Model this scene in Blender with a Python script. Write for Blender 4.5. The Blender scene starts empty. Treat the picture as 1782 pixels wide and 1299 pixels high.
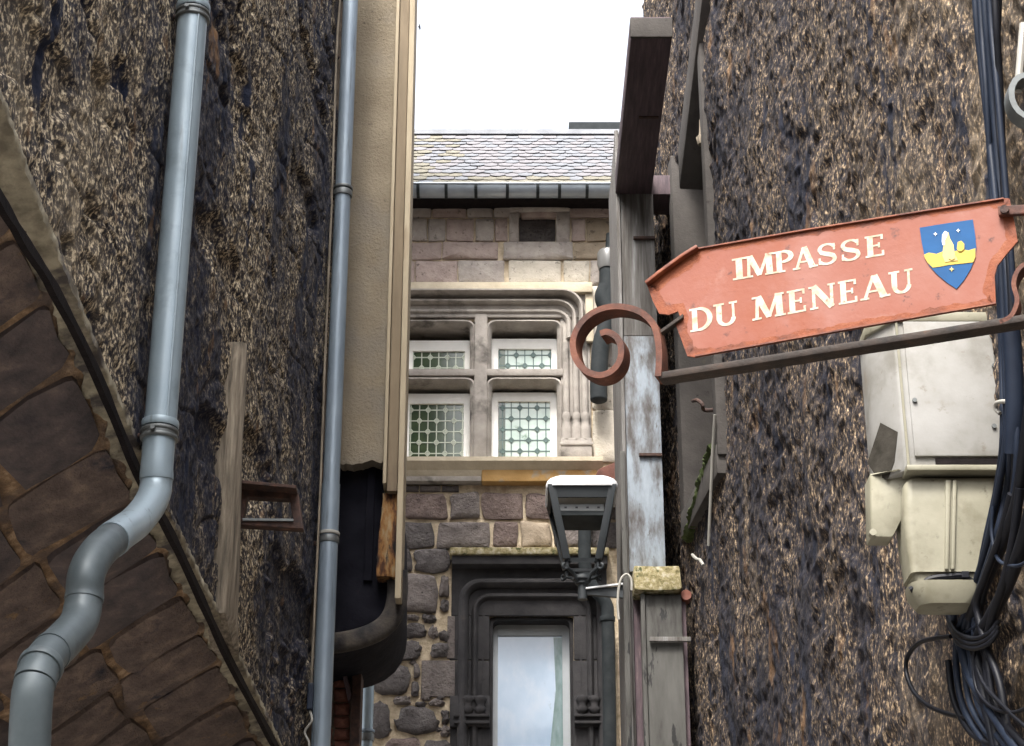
import bpy, bmesh, math, random
import numpy as np
from mathutils import Vector, Matrix
S = bpy.context.scene
COL = S.collection
rnd = random.Random(7)

# ------------------------------------------------------------------ camera, sky, sun, exposure
FPX, W0, H0 = 3400.0, 1782.0, 1299.0
TH = math.radians(24.0)
CAM = Vector((0, 0, 1.6))
cd = bpy.data.cameras.new('camera'); cam = bpy.data.objects.new('camera', cd); COL.objects.link(cam)
cam.location = CAM; cam.rotation_euler = (math.pi/2 + TH, 0, 0)
cd.sensor_fit = 'HORIZONTAL'; cd.sensor_width = 36; cd.lens = 36*FPX/W0
cd.clip_start = .05; cd.clip_end = 2000
S.camera = cam
S.render.resolution_x = 1024; S.render.resolution_y = 746

SUN_EL, SUN_AZ = math.radians(58), math.radians(200)      # azimuth clockwise from +Y
w = bpy.data.worlds.new('World'); S.world = w; w.use_nodes = True
nt = w.node_tree; bg = nt.nodes['Background']
sky = nt.nodes.new('ShaderNodeTexSky'); sky.sky_type = 'NISHITA'; sky.sun_disc = False
sky.sun_elevation = SUN_EL; sky.sun_rotation = SUN_AZ; sky.air_density = 1.0; sky.dust_density = 6.0
hs = nt.nodes.new('ShaderNodeHueSaturation'); hs.inputs['Saturation'].default_value = .34
nt.links.new(sky.outputs[0], hs.inputs['Color']); nt.links.new(hs.outputs[0], bg.inputs['Color'])
bg.inputs['Strength'].default_value = .15
sd = bpy.data.lights.new('sun', 'SUN'); sun = bpy.data.objects.new('sun', sd); COL.objects.link(sun)
sd.energy = 1.2; sd.angle = math.radians(14); sd.color = (1, .95, .88)
sdir = Vector((math.sin(SUN_AZ)*math.cos(SUN_EL), math.cos(SUN_AZ)*math.cos(SUN_EL), math.sin(SUN_EL)))
sun.rotation_euler = sdir.to_track_quat('Z', 'Y').to_euler(); sun.location = (0, -3, 20)
S.view_settings.view_transform = 'Standard'; S.view_settings.look = 'None'
S.view_settings.exposure = 2.15; S.view_settings.gamma = 1.0

# ------------------------------------------------------------------ measuring
def ray(px, py):
    u = (px-W0/2)/FPX; v = (H0/2-py)/FPX
    return Vector((u, math.cos(TH)-v*math.sin(TH), math.sin(TH)+v*math.cos(TH)))
def onY(px, py, Y):
    d = ray(px, py); return CAM + d*(Y/d.y)
class Wall:                                   # a vertical wall through two plan points
    def __init__(s, far, near):
        s.f = Vector((*far, 0)); s.n_ = Vector((*near, 0)); s.d = (s.n_-s.f).normalized()
        s.n = Vector((-s.d.y, s.d.x, 0))
        if s.n.x*s.f.x > 0: s.n = -s.n
    def at(s, sv, z, off=0): return s.f + s.d*sv + s.n*off + Vector((0, 0, z))
    def hit(s, px, py, off=0):
        d = ray(px, py); t = (s.f.dot(s.n)+off-CAM.dot(s.n))/d.dot(s.n); return CAM + d*t
    def sz(s, px, py, off=0):
        p = s.hit(px, py, off); return (p-s.f).dot(s.d), p.z
LW = Wall((-1.17, 11.5), (-1.577, 5.5))
RW = Wall((1.043, 12.5), (1.664, 5.8))
YB = 15.0                                     # front of the house at the end of the alley
def B(px, py, off=0.0):                       # point measured on that front, then brought forward
    p = onY(px, py, YB); return Vector((p.x, YB-off, p.z))

# ------------------------------------------------------------------ materials
MATS = {}
def M(name, cols, scale=8, detail=6, stretch=(1, 1, 1), rough=.8, bump=.3, bscale=40, metal=0.0, patches=(), spec=.4, dist=.01, rvar=0.0, nrough=.6, coat=0.0):
    m = bpy.data.materials.new(name); m.use_nodes = True; t = m.node_tree; N = t.nodes; L = t.links
    b = N['Principled BSDF']; b.inputs['Roughness'].default_value = rough; b.inputs['Metallic'].default_value = metal
    b.inputs['Specular IOR Level'].default_value = spec; b.inputs['Coat Weight'].default_value = coat
    tc = N.new('ShaderNodeTexCoord'); mp = N.new('ShaderNodeMapping'); mp.inputs['Scale'].default_value = stretch
    L.new(tc.outputs['Object'], mp.inputs[0])
    def noise(sc, dt=5, r=.6, loc=0.0, st=None):
        n = N.new('ShaderNodeTexNoise'); n.inputs['Scale'].default_value = sc; n.inputs['Detail'].default_value = dt
        n.inputs['Roughness'].default_value = r
        if loc:
            m2 = N.new('ShaderNodeMapping'); m2.inputs['Location'].default_value = (loc, loc*1.7, -loc); m2.inputs['Scale'].default_value = st or stretch
            L.new(tc.outputs['Object'], m2.inputs[0]); L.new(m2.outputs[0], n.inputs['Vector'])
        else: L.new(mp.outputs[0], n.inputs['Vector'])
        return n.outputs['Fac']
    if len(cols) == 1: cols = [(0.3, tuple(c*.86 for c in cols[0])), (.7, tuple(min(1, c*1.1) for c in cols[0]))]
    rp = N.new('ShaderNodeValToRGB'); L.new(noise(scale, detail, nrough), rp.inputs[0])
    e = rp.color_ramp.elements; e[0].position = cols[0][0]; e[0].color = (*cols[0][1], 1); e[1].position = cols[-1][0]; e[1].color = (*cols[-1][1], 1)
    for p, c in cols[1:-1]: q = e.new(p); q.color = (*c, 1)
    out = rp.outputs[0]
    for k, pt in enumerate(patches):
        c, sc, lo, hi = pt[:4]
        mr = N.new('ShaderNodeMapRange'); mr.inputs[1].default_value = lo; mr.inputs[2].default_value = hi
        f = noise(sc, 5, .62, 3.1+k*5.3, pt[4] if len(pt) > 4 else None)
        if len(pt) > 5:                        # this patch keeps to stretches of the wall: (y, weight) stops
            sp = N.new('ShaderNodeSeparateXYZ'); L.new(tc.outputs['Object'], sp.inputs[0]); my = N.new('ShaderNodeMapRange'); my.inputs[1].default_value = 5; my.inputs[2].default_value = 13
            cr = N.new('ShaderNodeValToRGB'); st_ = pt[5]; ce = cr.color_ramp.elements
            ce[0].position = (st_[0][0]-5)/8; ce[0].color = (st_[0][1],)*3+(1,); ce[1].position = (st_[-1][0]-5)/8; ce[1].color = (st_[-1][1],)*3+(1,)
            for yy, ww in st_[1:-1]: q = ce.new((yy-5)/8); q.color = (ww, ww, ww, 1)
            L.new(sp.outputs['Y'], my.inputs[0]); L.new(my.outputs[0], cr.inputs[0]); ad = N.new('ShaderNodeMath'); ad.operation = 'ADD'; L.new(f, ad.inputs[0]); L.new(cr.outputs[0], ad.inputs[1]); f = ad.outputs[0]
            mr.inputs[4].default_value = pt[6]
        L.new(f, mr.inputs[0])
        mx = N.new('ShaderNodeMix'); mx.data_type = 'RGBA'; L.new(mr.outputs[0], mx.inputs['Factor'])
        L.new(out, mx.inputs['A']); mx.inputs['B'].default_value = (*c, 1); out = mx.outputs['Result']
    L.new(out, b.inputs['Base Color'])
    if rvar:
        mr = N.new('ShaderNodeMapRange'); mr.inputs[1].default_value = .3; mr.inputs[2].default_value = .7
        mr.inputs[3].default_value = max(.05, rough-rvar); mr.inputs[4].default_value = min(1, rough+rvar)
        L.new(noise(scale*1.7, 5, .6, 9.0), mr.inputs[0]); L.new(mr.outputs[0], b.inputs['Roughness'])
    if bump:
        bp = N.new('ShaderNodeBump'); bp.inputs['Strength'].default_value = bump; bp.inputs['Distance'].default_value = dist
        L.new(noise(bscale, 6, .65, 1.3), bp.inputs['Height']); L.new(bp.outputs[0], b.inputs['Normal'])
    MATS[name] = m; return m

ST = (1, 1, .16)
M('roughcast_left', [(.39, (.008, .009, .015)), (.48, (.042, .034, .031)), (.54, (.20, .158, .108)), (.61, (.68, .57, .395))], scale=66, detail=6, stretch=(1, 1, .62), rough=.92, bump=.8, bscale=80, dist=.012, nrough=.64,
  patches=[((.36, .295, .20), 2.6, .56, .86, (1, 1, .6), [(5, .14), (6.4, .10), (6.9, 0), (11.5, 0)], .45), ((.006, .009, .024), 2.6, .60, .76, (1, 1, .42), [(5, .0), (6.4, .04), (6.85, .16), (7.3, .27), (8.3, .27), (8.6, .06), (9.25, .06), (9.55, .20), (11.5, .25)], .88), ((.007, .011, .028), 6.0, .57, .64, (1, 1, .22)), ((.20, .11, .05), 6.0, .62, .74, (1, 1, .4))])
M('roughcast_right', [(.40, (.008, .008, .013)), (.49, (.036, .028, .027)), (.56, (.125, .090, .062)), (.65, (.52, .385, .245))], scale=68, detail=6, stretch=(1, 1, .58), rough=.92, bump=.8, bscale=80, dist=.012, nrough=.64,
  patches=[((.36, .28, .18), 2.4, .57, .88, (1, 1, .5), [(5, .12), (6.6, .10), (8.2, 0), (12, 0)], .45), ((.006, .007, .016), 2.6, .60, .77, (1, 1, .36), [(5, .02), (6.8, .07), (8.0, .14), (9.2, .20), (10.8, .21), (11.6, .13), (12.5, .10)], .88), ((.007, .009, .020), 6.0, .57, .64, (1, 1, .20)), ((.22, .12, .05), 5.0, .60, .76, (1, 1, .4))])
M('plain_render', [(.3, (.10, .08, .06)), (.7, (.2, .16, .12))], scale=14, rough=.95, bump=.5, bscale=30)
M('arch_stone', [(.34, (0.07425, 0.0567, 0.0513)), (.55, (0.1418, 0.1053, 0.0891)), (.7, (0.2295, 0.1688, 0.135))], scale=9, rough=.88, bump=.9, bscale=55, dist=.02, patches=[((0.216, 0.135, 0.0675), 7, .62, .72), ((0.027, 0.027, 0.0405), 4, .58, .68)])
M('arch_stone_dark', [(.34, (0.0504, 0.042, 0.0448)), (.6, (0.098, 0.077, 0.0728)), (.75, (0.168, 0.126, 0.105))], scale=11, rough=.88, bump=.6, bscale=45, dist=.015)
M('arch_mortar', [(.35, (0.1125, 0.075, 0.048)), (.52, (0.255, 0.162, 0.09)), (.66, (0.45, 0.315, 0.195))], scale=16, rough=.95, bump=.9, bscale=55, dist=.02, patches=[((0.1125, 0.0825, 0.0675), 2.4, .46, .58)])
M('arch_plaster', [(.35, (.16, .14, .10)), (.6, (.36, .32, .23)), (.75, (.45, .40, .30))], scale=11, rough=.95, bump=.7, bscale=60, patches=[((.07, .06, .055), 4.5, .50, .62)])
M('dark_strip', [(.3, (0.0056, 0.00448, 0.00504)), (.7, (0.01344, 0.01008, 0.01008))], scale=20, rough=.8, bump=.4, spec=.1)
M('old_timber', [(.35, (.10, .085, .065)), (.55, (.24, .20, .15)), (.7, (.36, .31, .24))], scale=14, stretch=(3, 3, .25), rough=.9, bump=.8, bscale=30, dist=.012)
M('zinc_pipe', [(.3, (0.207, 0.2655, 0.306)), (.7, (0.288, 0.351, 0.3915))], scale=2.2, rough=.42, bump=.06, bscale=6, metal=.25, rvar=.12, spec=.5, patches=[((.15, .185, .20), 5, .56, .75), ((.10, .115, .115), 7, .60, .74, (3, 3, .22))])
M('zinc_dirty_shaded', [(.3, (0.05814, 0.07466, 0.08266)), (.7, (0.101, 0.1224, 0.1315))], scale=5, rough=.5, bump=.1, bscale=10, metal=.2, rvar=.1, patches=[((0.0612, 0.07344, 0.07956), 7, .55, .7)])  # dirt, with the shade low on the pipe also put into the colour
M('zinc_far', [(.3, (0.136, 0.172, 0.212)), (.7, (0.216, 0.264, 0.308))], scale=4, stretch=(1, 1, .4), rough=.48, bump=.05, metal=.25, rvar=.1, patches=[((.08, .095, .105), 7, .58, .72, (3, 3, .2))])
M('clamp', [(.14, .15, .15)], scale=30, rough=.5, metal=.6, bump=.1)
M('rust_dark', [(.35, (.030, .020, .018)), (.6, (.075, .040, .030)), (.75, (.14, .06, .035))], scale=22, rough=.8, bump=.4, bscale=90, metal=.2)
M('rust_orange', [(.32, (0.02869, 0.0102, 0.006375)), (.52, (0.08925, 0.0255, 0.01147)), (.72, (0.1403, 0.04781, 0.02231))], scale=14, rough=.72, bump=.3, bscale=90)
M('stucco', [(.3, (0.1533, 0.1243, 0.08454)), (.7, (0.2113, 0.1757, 0.1243))], scale=3.5, rough=.95, bump=.8, bscale=48, dist=.014, patches=[((0.09946, 0.08039, 0.05636), 30, .64, .70), ((0.1575, 0.1368, 0.1077), 1.6, .52, .7)])
M('cream_trim', [(.3, (0.2621, 0.214, 0.1441)), (.7, (0.3669, 0.3101, 0.2184))], scale=5, stretch=(2, 2, .35), rough=.8, bump=.25, bscale=30, patches=[((0.2271, 0.1747, 0.1136), 3.5, .58, .72)])
M('tan_trim', [(.3, (0.1326, 0.1014, 0.06474)), (.7, (0.2028, 0.156, 0.1014))], scale=5, stretch=(2, 2, .35), rough=.85, bump=.3, bscale=30, patches=[((0.1248, 0.0936, 0.0624), 4, .58, .7)])
M('charred', [(.35, (0.0042, 0.0042, 0.007)), (.6, (0.0091, 0.0091, 0.0133)), (.78, (0.028, 0.021, 0.021))], scale=5, rough=.95, bump=.5, bscale=18, spec=.1)
M('rusty_plaster', [(.36, (0.007344, 0.004896, 0.004896)), (.47, (0.0612, 0.02203, 0.007344)), (.56, (0.1836, 0.08874, 0.02448)), (.68, (0.2203, 0.1591, 0.08568))], scale=13, stretch=(1.6, 1, .5), rough=.9, bump=.7, bscale=50, patches=[((0.01836, 0.01346, 0.01224), 9, .55, .62)])
M('grimy_plaster', [(.35, (.014, .013, .014)), (.6, (.055, .046, .038)), (.75, (.13, .105, .08))], scale=9, rough=.9, bump=.6)
M('dark_brick', [(.35, (.09, .035, .025)), (.65, (.19, .075, .05))], scale=18, rough=.9, bump=.6)
M('mortar', [(.33, (0.391, 0.3105, 0.207)), (.55, (0.6325, 0.529, 0.3795)), (.7, (0.759, 0.6555, 0.4945))], scale=10, rough=.97, bump=.8, bscale=30, dist=.02, patches=[((0.299, 0.23, 0.161), 3, .56, .7)])
for nm, a, b_ in (('ashlar_grey', (.30, .265, .24), (.45, .405, .365)), ('ashlar_pink', (.32, .25, .225), (.46, .375, .335)), ('ashlar_pale', (.44, .40, .33), (.58, .53, .45)),
                  ('lava_dark', (.075, .066, .066), (.15, .135, .13)), ('lava_red', (.135, .100, .090), (.235, .18, .16)), ('lava_mid', (.13, .112, .105), (.23, .20, .185)), ('ashlar_ochre', (.25, .20, .145), (.38, .31, .23))):
    M(nm, [(.32, a), (.68, b_)], scale=9, rough=.92, bump=1.0 if nm[0] == 'l' else .8, bscale=34 if nm[0] == 'l' else 26, dist=.035 if nm[0] == 'l' else .015, patches=[(tuple(c*.55 for c in a), 22, .60, .68)])
M('moulding_grey', [(.32, (0.243, 0.2205, 0.198)), (.68, (0.378, 0.3465, 0.3105))], scale=7, rough=.9, bump=.4, bscale=40, patches=[((0.081, 0.072, 0.0648), 3.2, .54, .68)])
M('moulding_black', [(.32, (0.01914, 0.0185, 0.02042)), (.7, (0.04466, 0.04211, 0.04338))], scale=8, rough=.85, bump=.4, bscale=40, patches=[((0.07656, 0.0638, 0.05742), 4, .62, .72)])
M('cream_band', [(.32, (.42, .36, .26)), (.68, (.57, .50, .38))], scale=6, rough=.9, bump=.4)
M('ochre_band', [(.32, (.30, .17, .055)), (.68, (.42, .26, .10))], scale=6, rough=.9, bump=.4, patches=[((.30, .26, .2), 5, .55, .65)])
M('mossy_stone', [(.34, (0.104, 0.088, 0.036)), (.5, (0.272, 0.232, 0.12)), (.66, (0.44, 0.4, 0.304))], scale=26, rough=.95, bump=.8, bscale=60, patches=[((0.044, 0.056, 0.016), 18, .58, .66)])
M('window_white', [(0.832, 0.8216, 0.78)], scale=4, rough=.5, bump=.05, spec=.5)
M('window_grey', [(.42, .45, .47)], scale=4, rough=.5, bump=.05)
M('glass_green', [(.3, (.022, .045, .024)), (.7, (.060, .090, .042))], scale=7, rough=.12, bump=.05, bscale=12, spec=.6)
M('glass_pale', [(.3, (.36, .48, .42)), (.62, (.52, .62, .56)), (.7, (.60, .68, .62))], scale=5, rough=.12, bump=.05, bscale=12, spec=.6, patches=[((.12, .20, .13), 4.4, .62, .70)])
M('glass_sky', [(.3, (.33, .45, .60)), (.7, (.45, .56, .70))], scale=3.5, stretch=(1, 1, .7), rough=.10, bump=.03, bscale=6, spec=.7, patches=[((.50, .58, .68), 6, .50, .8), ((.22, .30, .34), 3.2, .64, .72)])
M('curtain_green', [(.3, (.12, .19, .18)), (.7, (.24, .33, .34))], scale=6, stretch=(3, 1, 1), rough=.25, bump=.05, spec=.5)
M('lead_pale', [(.50, .54, .45)], scale=20, rough=.5, bump=0, metal=.2)
M('lead_dark', [(.10, .15, .14)], scale=20, rough=.5, bump=0, metal=.2)
M('slate', [(.3, (0.08602, 0.09108, 0.1012)), (.7, (0.1493, 0.1543, 0.167))], scale=4, rough=.75, bump=.35, bscale=30)
M('slate_lilac', [(.3, (0.099, 0.09504, 0.1014)), (.7, (0.1584, 0.152, 0.1584))], scale=4, rough=.75, bump=.35, bscale=30)
M('slate_lichen', [(.3, (0.09375, 0.08625, 0.06375)), (.7, (0.1537, 0.1425, 0.1125))], scale=9, rough=.9, bump=.5, bscale=40)
M('gutter_zinc', [(.3, (0.2457, 0.2808, 0.3247)), (.7, (0.4037, 0.4475, 0.4914))], scale=3, rough=.45, metal=.35, bump=.05, rvar=.1)
M('cast_iron', [(.3, (0.014, 0.0175, 0.0196)), (.7, (0.0315, 0.0364, 0.0385))], scale=9, rough=.75, bump=.15, spec=.15)
M('dark_plank', [(.35, (0.0522, 0.03654, 0.04437)), (.6, (0.09396, 0.06525, 0.07308)), (.75, (0.1436, 0.1018, 0.1018))], scale=7, stretch=(6, .5, 1), rough=.75, bump=.4, bscale=18)
M('peeling_blue', [(.36, (0.0697, 0.06273, 0.05924)), (.46, (0.1394, 0.1464, 0.1569)), (.56, (0.223, 0.2579, 0.2927)), (.7, (0.2788, 0.3206, 0.3624))], scale=4.5, stretch=(2.2, 2.2, .65), rough=.8, bump=.35, bscale=25, nrough=.66, patches=[((0.09061, 0.08364, 0.08016), 9, .62, .67)])
M('peeling_grey', [(.36, (0.0279, 0.02604, 0.02325)), (.46, (0.05347, 0.05208, 0.04743)), (.7, (0.08134, 0.07998, 0.07347))], scale=4.5, stretch=(2.2, 2.2, .5), rough=.8, bump=.35, bscale=25, patches=[((0.01395, 0.01395, 0.01395), 5, .61, .63)])
M('weathered_board', [(.36, (0.07225, 0.06502, 0.0578)), (.55, (0.1445, 0.1373, 0.13)), (.7, (0.2601, 0.2601, 0.2601))], scale=7, stretch=(5, 5, .3), rough=.85, bump=.5, bscale=25, nrough=.65)
M('smooth_cement', [(.32, (0.04374, 0.03937, 0.03645)), (.68, (0.0729, 0.06559, 0.0598))], scale=6, rough=.93, bump=.4, bscale=50, patches=[((0.01749, 0.01458, 0.01313), 9, .64, .70), ((0.08745, 0.07875, 0.05833), 5, .66, .76)])
M('moss', [(.3, (.025, .04, .010)), (.7, (.07, .09, .03))], scale=25, rough=1, bump=1, bscale=80)
M('sign_red', [(.30, (.175, .038, .015)), (.50, (.195, .055, .030)), (.68, (.215, .080, .056))], scale=3.2, rough=.55, bump=.08, bscale=60, patches=[((.185, .040, .011), 4.2, .50, .66), ((.05, .013, .009), 18, .62, .70), ((.25, .12, .09), 9, .60, .80)], spec=.35)
M('sign_rust', [(.33, (.085, .020, .008)), (.52, (.185, .042, .010)), (.7, (.215, .062, .022))], scale=12, rough=.7, bump=.3, bscale=70, patches=[((.035, .011, .008), 14, .60, .68)])
M('sign_edge', [(.35, (0.072, 0.0176, 0.0096)), (.6, (0.176, 0.044, 0.0144)), (.7, (0.224, 0.072, 0.028))], scale=14, rough=.6, bump=.2)
M('letter_cream', [(.35, (0.306, 0.238, 0.153)), (.6, (0.442, 0.3995, 0.323))], scale=40, rough=.6, bump=.1, patches=[((0.255, 0.119, 0.068), 60, .62, .70)])
M('shield_blue', [(0.00255, 0.0578, 0.17)], scale=14, rough=.6, bump=.05, spec=.2)
M('shield_yellow', [(0.416, 0.288, 0.024)], scale=14, rough=.5, bump=.05)
M('shield_gold', [(.55, .40, .12)], scale=20, rough=.5, bump=.05)
M('shield_white', [(.70, .74, .76)], scale=20, rough=.5, bump=.05)
M('iron_bar', [(.35, (0.0132, 0.0108, 0.0096)), (.6, (0.036, 0.0252, 0.0192)), (.75, (0.078, 0.036, 0.018))], scale=16, rough=.6, bump=.25, bscale=80, spec=.2, metal=.0)
M('box_white', [(.34, (0.1654, 0.1579, 0.1391)), (.5, (0.2444, 0.2406, 0.2256)), (.7, (0.2933, 0.2895, 0.2782))], scale=5, rough=.6, bump=.08, patches=[((0.1805, 0.1579, 0.1278), 7, .56, .72), ((0.1504, 0.1278, 0.09776), 22, .62, .74)])
M('box_cream', [(.32, (0.17, 0.1615, 0.1148)), (.68, (0.2635, 0.2507, 0.1913))], scale=4, rough=.55, bump=.1, patches=[((0.1275, 0.1148, 0.0765), 6, .54, .74), ((0.085, 0.0765, 0.05525), 18, .62, .74)])
M('peeled_grey', [(.3, (.022, .020, .016)), (.7, (.055, .050, .042))], scale=16, rough=.95, bump=.3, spec=.1)
M('cable_blue', [(.3, (0.008, 0.012, 0.0224)), (.7, (0.016, 0.0232, 0.04))], scale=6, rough=.5, bump=.05, spec=.2)
M('cable_black', [(.3, (0.0032, 0.004, 0.0064)), (.7, (0.0088, 0.0096, 0.0144))], scale=6, rough=.5, bump=.05, spec=.2)
M('wire_pale', [(.30, .29, .26)], rough=.6, bump=0)
M('lamp_grey', [(.3, (0.0221, 0.026, 0.02925)), (.7, (0.0338, 0.039, 0.0429))], scale=8, rough=.55, bump=.05, spec=.25)
M('lamp_cap', [(0.6, 0.6075, 0.6225)], rough=.4, bump=.02, spec=.5)
M('lamp_panel', [(.20, .21, .21)], rough=.5, bump=.05)
M('porcelain', [(0.132, 0.132, 0.129)], rough=.3, bump=.05)
M('orange_plastic', [(.17, .055, .035)], rough=.6, bump=.1)
M('terracotta', [(.3, (.07, .03, .022)), (.7, (.15, .06, .042))], scale=12, rough=.9, bump=.5)
M('cobble', [(.3, (.10, .095, .09)), (.7, (.22, .205, .19))], scale=6, rough=.9, bump=.6, bscale=12)
M('dark_room', [(.02, .02, .02)], rough=1, bump=0)
M('feather', [(.02, .02, .022)], rough=.8, bump=0)

# ------------------------------------------------------------------ mesh collecting
class MB:
    def __init__(s): s.v = []; s.f = []
    def add(s, vs, fs):
        o = len(s.v); s.v += [tuple(v) for v in vs]; s.f += [tuple(i+o for i in f) for f in fs]; return s
    def hexa(s, p):                            # 8 points: bottom loop 0-3, top loop 4-7
        return s.add(p, [(3, 2, 1, 0), (4, 5, 6, 7), (0, 1, 5, 4), (1, 2, 6, 5), (2, 3, 7, 6), (3, 0, 4, 7)])
    def box(s, lo, hi):
        (a, b, c), (d, e, f) = lo, hi
        return s.hexa([(a, b, c), (d, b, c), (d, e, c), (a, e, c), (a, b, f), (d, b, f), (d, e, f), (a, e, f)])
    def bar(s, p, q, wv, tv):                  # bar from p to q, half width vector, half thickness vector
        p, q, wv, tv = map(Vector, (p, q, wv, tv))
        return s.hexa([p-wv-tv, p+wv-tv, p+wv+tv, p-wv+tv, q-wv-tv, q+wv-tv, q+wv+tv, q-wv+tv])
    def prism(s, pts, ext):                    # polygon extruded by a vector
        n = len(pts); pts = [Vector(p) for p in pts]; ext = Vector(ext)
        return s.add(pts+[p+ext for p in pts], [tuple(range(n))[::-1], tuple(range(n, 2*n))]+[(i, (i+1) % n, n+(i+1) % n, n+i) for i in range(n)])
    def tube(s, path, r, n=12, caps=True):
        path = [Vector(p) for p in path]; rs = r if isinstance(r, (list, tuple)) else [r]*len(path)
        vs = []; up = None
        for i, p in enumerate(path):
            t = (path[min(i+1, len(path)-1)]-path[max(i-1, 0)]).normalized()
            if up is None: up = Vector((1, 0, 0)) if abs(t.x) < .8 else Vector((0, 1, 0))
            a = (up-t*up.dot(t)).normalized(); b = t.cross(a); up = a
            vs += [p+(a*math.cos(2*math.pi*k/n)+b*math.sin(2*math.pi*k/n))*rs[i] for k in range(n)]
        fs = [(i*n+k, i*n+(k+1) % n, (i+1)*n+(k+1) % n, (i+1)*n+k) for i in range(len(path)-1) for k in range(n)]
        if caps: fs += [tuple(range(n))[::-1], tuple(range((len(path)-1)*n, len(path)*n))]
        return s.add(vs, fs)
    def strip(s, path, wv, th, nrm=None):      # flat bar bent along a path; wv half width vector, thickness th in the bend plane
        path = [Vector(p) for p in path]; wv = Vector(wv); vs = []
        for i, p in enumerate(path):
            t = (path[min(i+1, len(path)-1)]-path[max(i-1, 0)]).normalized(); b = t.cross(wv.normalized()).normalized()*th/2
            vs += [p-wv-b, p+wv-b, p+wv+b, p-wv+b]
        fs = [(i*4+k, i*4+(k+1) % 4, i*4+4+(k+1) % 4, i*4+4+k) for i in range(len(path)-1) for k in range(4)]
        fs += [(3, 2, 1, 0), tuple(len(vs)-4+k for k in range(4))]
        return s.add(vs, fs)
    def loft(s, rings, caps=True):
        n = len(rings[0]); vs = [v for r in rings for v in r]
        fs = [(i*n+k, i*n+(k+1) % n, (i+1)*n+(k+1) % n, (i+1)*n+k) for i in range(len(rings)-1) for k in range(n)]
        if caps: fs += [tuple(range(n))[::-1], tuple(range((len(rings)-1)*n, len(rings)*n))]
        return s.add(vs, fs)
    def build(s, name, mat, parent=None, smooth=False, bevel=0, angle=40):
        me = bpy.data.meshes.new(name); me.from_pydata(s.v, [], s.f)
        bm = bmesh.new(); bm.from_mesh(me); bmesh.ops.recalc_face_normals(bm, faces=bm.faces)
        if bevel:
            ed = [e for e in bm.edges if len(e.link_faces) == 2 and e.calc_face_angle(0) > .6]
            bmesh.ops.bevel(bm, geom=ed, offset=bevel, segments=2, affect='EDGES', profile=.6, clamp_overlap=True)
        if smooth:
            for f in bm.faces: f.smooth = True
            for e in bm.edges:
                if len(e.link_faces) == 2 and e.calc_face_angle(0) > math.radians(angle): e.smooth = False
        bm.to_mesh(me); bm.free()
        me.materials.append(MATS[mat]); return link(name, me, parent)
def link(name, me, parent=None):
    o = bpy.data.objects.new(name, me); COL.objects.link(o)
    if parent is not None:
        o.parent = parent
        o.matrix_parent_inverse = Matrix.Translation(base_of(parent)).inverted()
    return o
def base_of(o):
    l = Vector(o.location)
    return l
def tag(o, label, cat, group=None):
    o['label'] = label; o['category'] = cat
    if group: o['group'] = group
    return o
def thing(name, label, cat, loc, group=None):
    o = bpy.data.objects.new(name, None); o.empty_display_size = .1; COL.objects.link(o); o.location = loc
    return tag(o, label, cat, group)
def curve_pts(pts, n=6):                       # Catmull-Rom through points
    P = [Vector(p) for p in pts]; P = [P[0]*2-P[1]]+P+[P[-1]*2-P[-2]]; out = []
    for i in range(1, len(P)-2):
        for k in range(n):
            t = k/n; a, b, c, d = P[i-1:i+3]
            out.append(.5*((2*b)+(c-a)*t+(2*a-5*b+4*c-d)*t*t+(3*b-a-3*c+d)*t**3))
    out.append(P[-2]); return out
def vn(s, z, ss, zs, seed):                    # smooth value noise, -1..1
    r = np.random.RandomState(seed); G = r.rand(512, 512)*2-1
    x = s/ss+1000; y = z/zs+1000; xi = np.floor(x).astype(int); yi = np.floor(y).astype(int); fx = x-xi; fy = y-yi
    fx = fx*fx*(3-2*fx); fy = fy*fy*(3-2*fy); g = lambda a, b: G[a % 512, b % 512]
    return (g(xi, yi)*(1-fx)+g(xi+1, yi)*fx)*(1-fy)+(g(xi, yi+1)*(1-fx)+g(xi+1, yi+1)*fx)*fy
def stone(name, pts, nrm, h, mat, parent, rough=.006, inset=.18, sink=.03, rs=None):
    """one worn stone: an outline of points, bulging along nrm by h; about 60-100 triangles"""
    rs = rs or rnd; nrm = Vector(nrm).normalized(); P = [Vector(p) for p in pts]; c = sum(P, Vector())/len(P)
    size = sum((p-c).length for p in P)/len(P); n = len(P); V = []
    J = lambda k: Vector((rs.uniform(-k, k), rs.uniform(-k, k), rs.uniform(-k, k)))
    V += [p-nrm*sink for p in P]
    V += [p+nrm*h*.62+J(rough*.6) for p in P]
    V += [c+(p-c)*(1-min(.45, .022/size*inset/.18))+nrm*h*.93+J(rough*.6) for p in P]
    V += [c+(p-c)*.52+nrm*(h*1.06+rs.uniform(-1, 1)*rough*.35)+J(rough*.4) for p in P]
    V.append(c+nrm*h*1.08)
    Fs = [(r*n+i, r*n+(i+1) % n, (r+1)*n+(i+1) % n, (r+1)*n+i) for r in range(3) for i in range(n)]
    Fs += [(3*n+i, 3*n+(i+1) % n, 4*n) for i in range(n)]
    m = MB().add(V, Fs); return m.build(name, mat, parent, smooth=True, angle=55)
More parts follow.
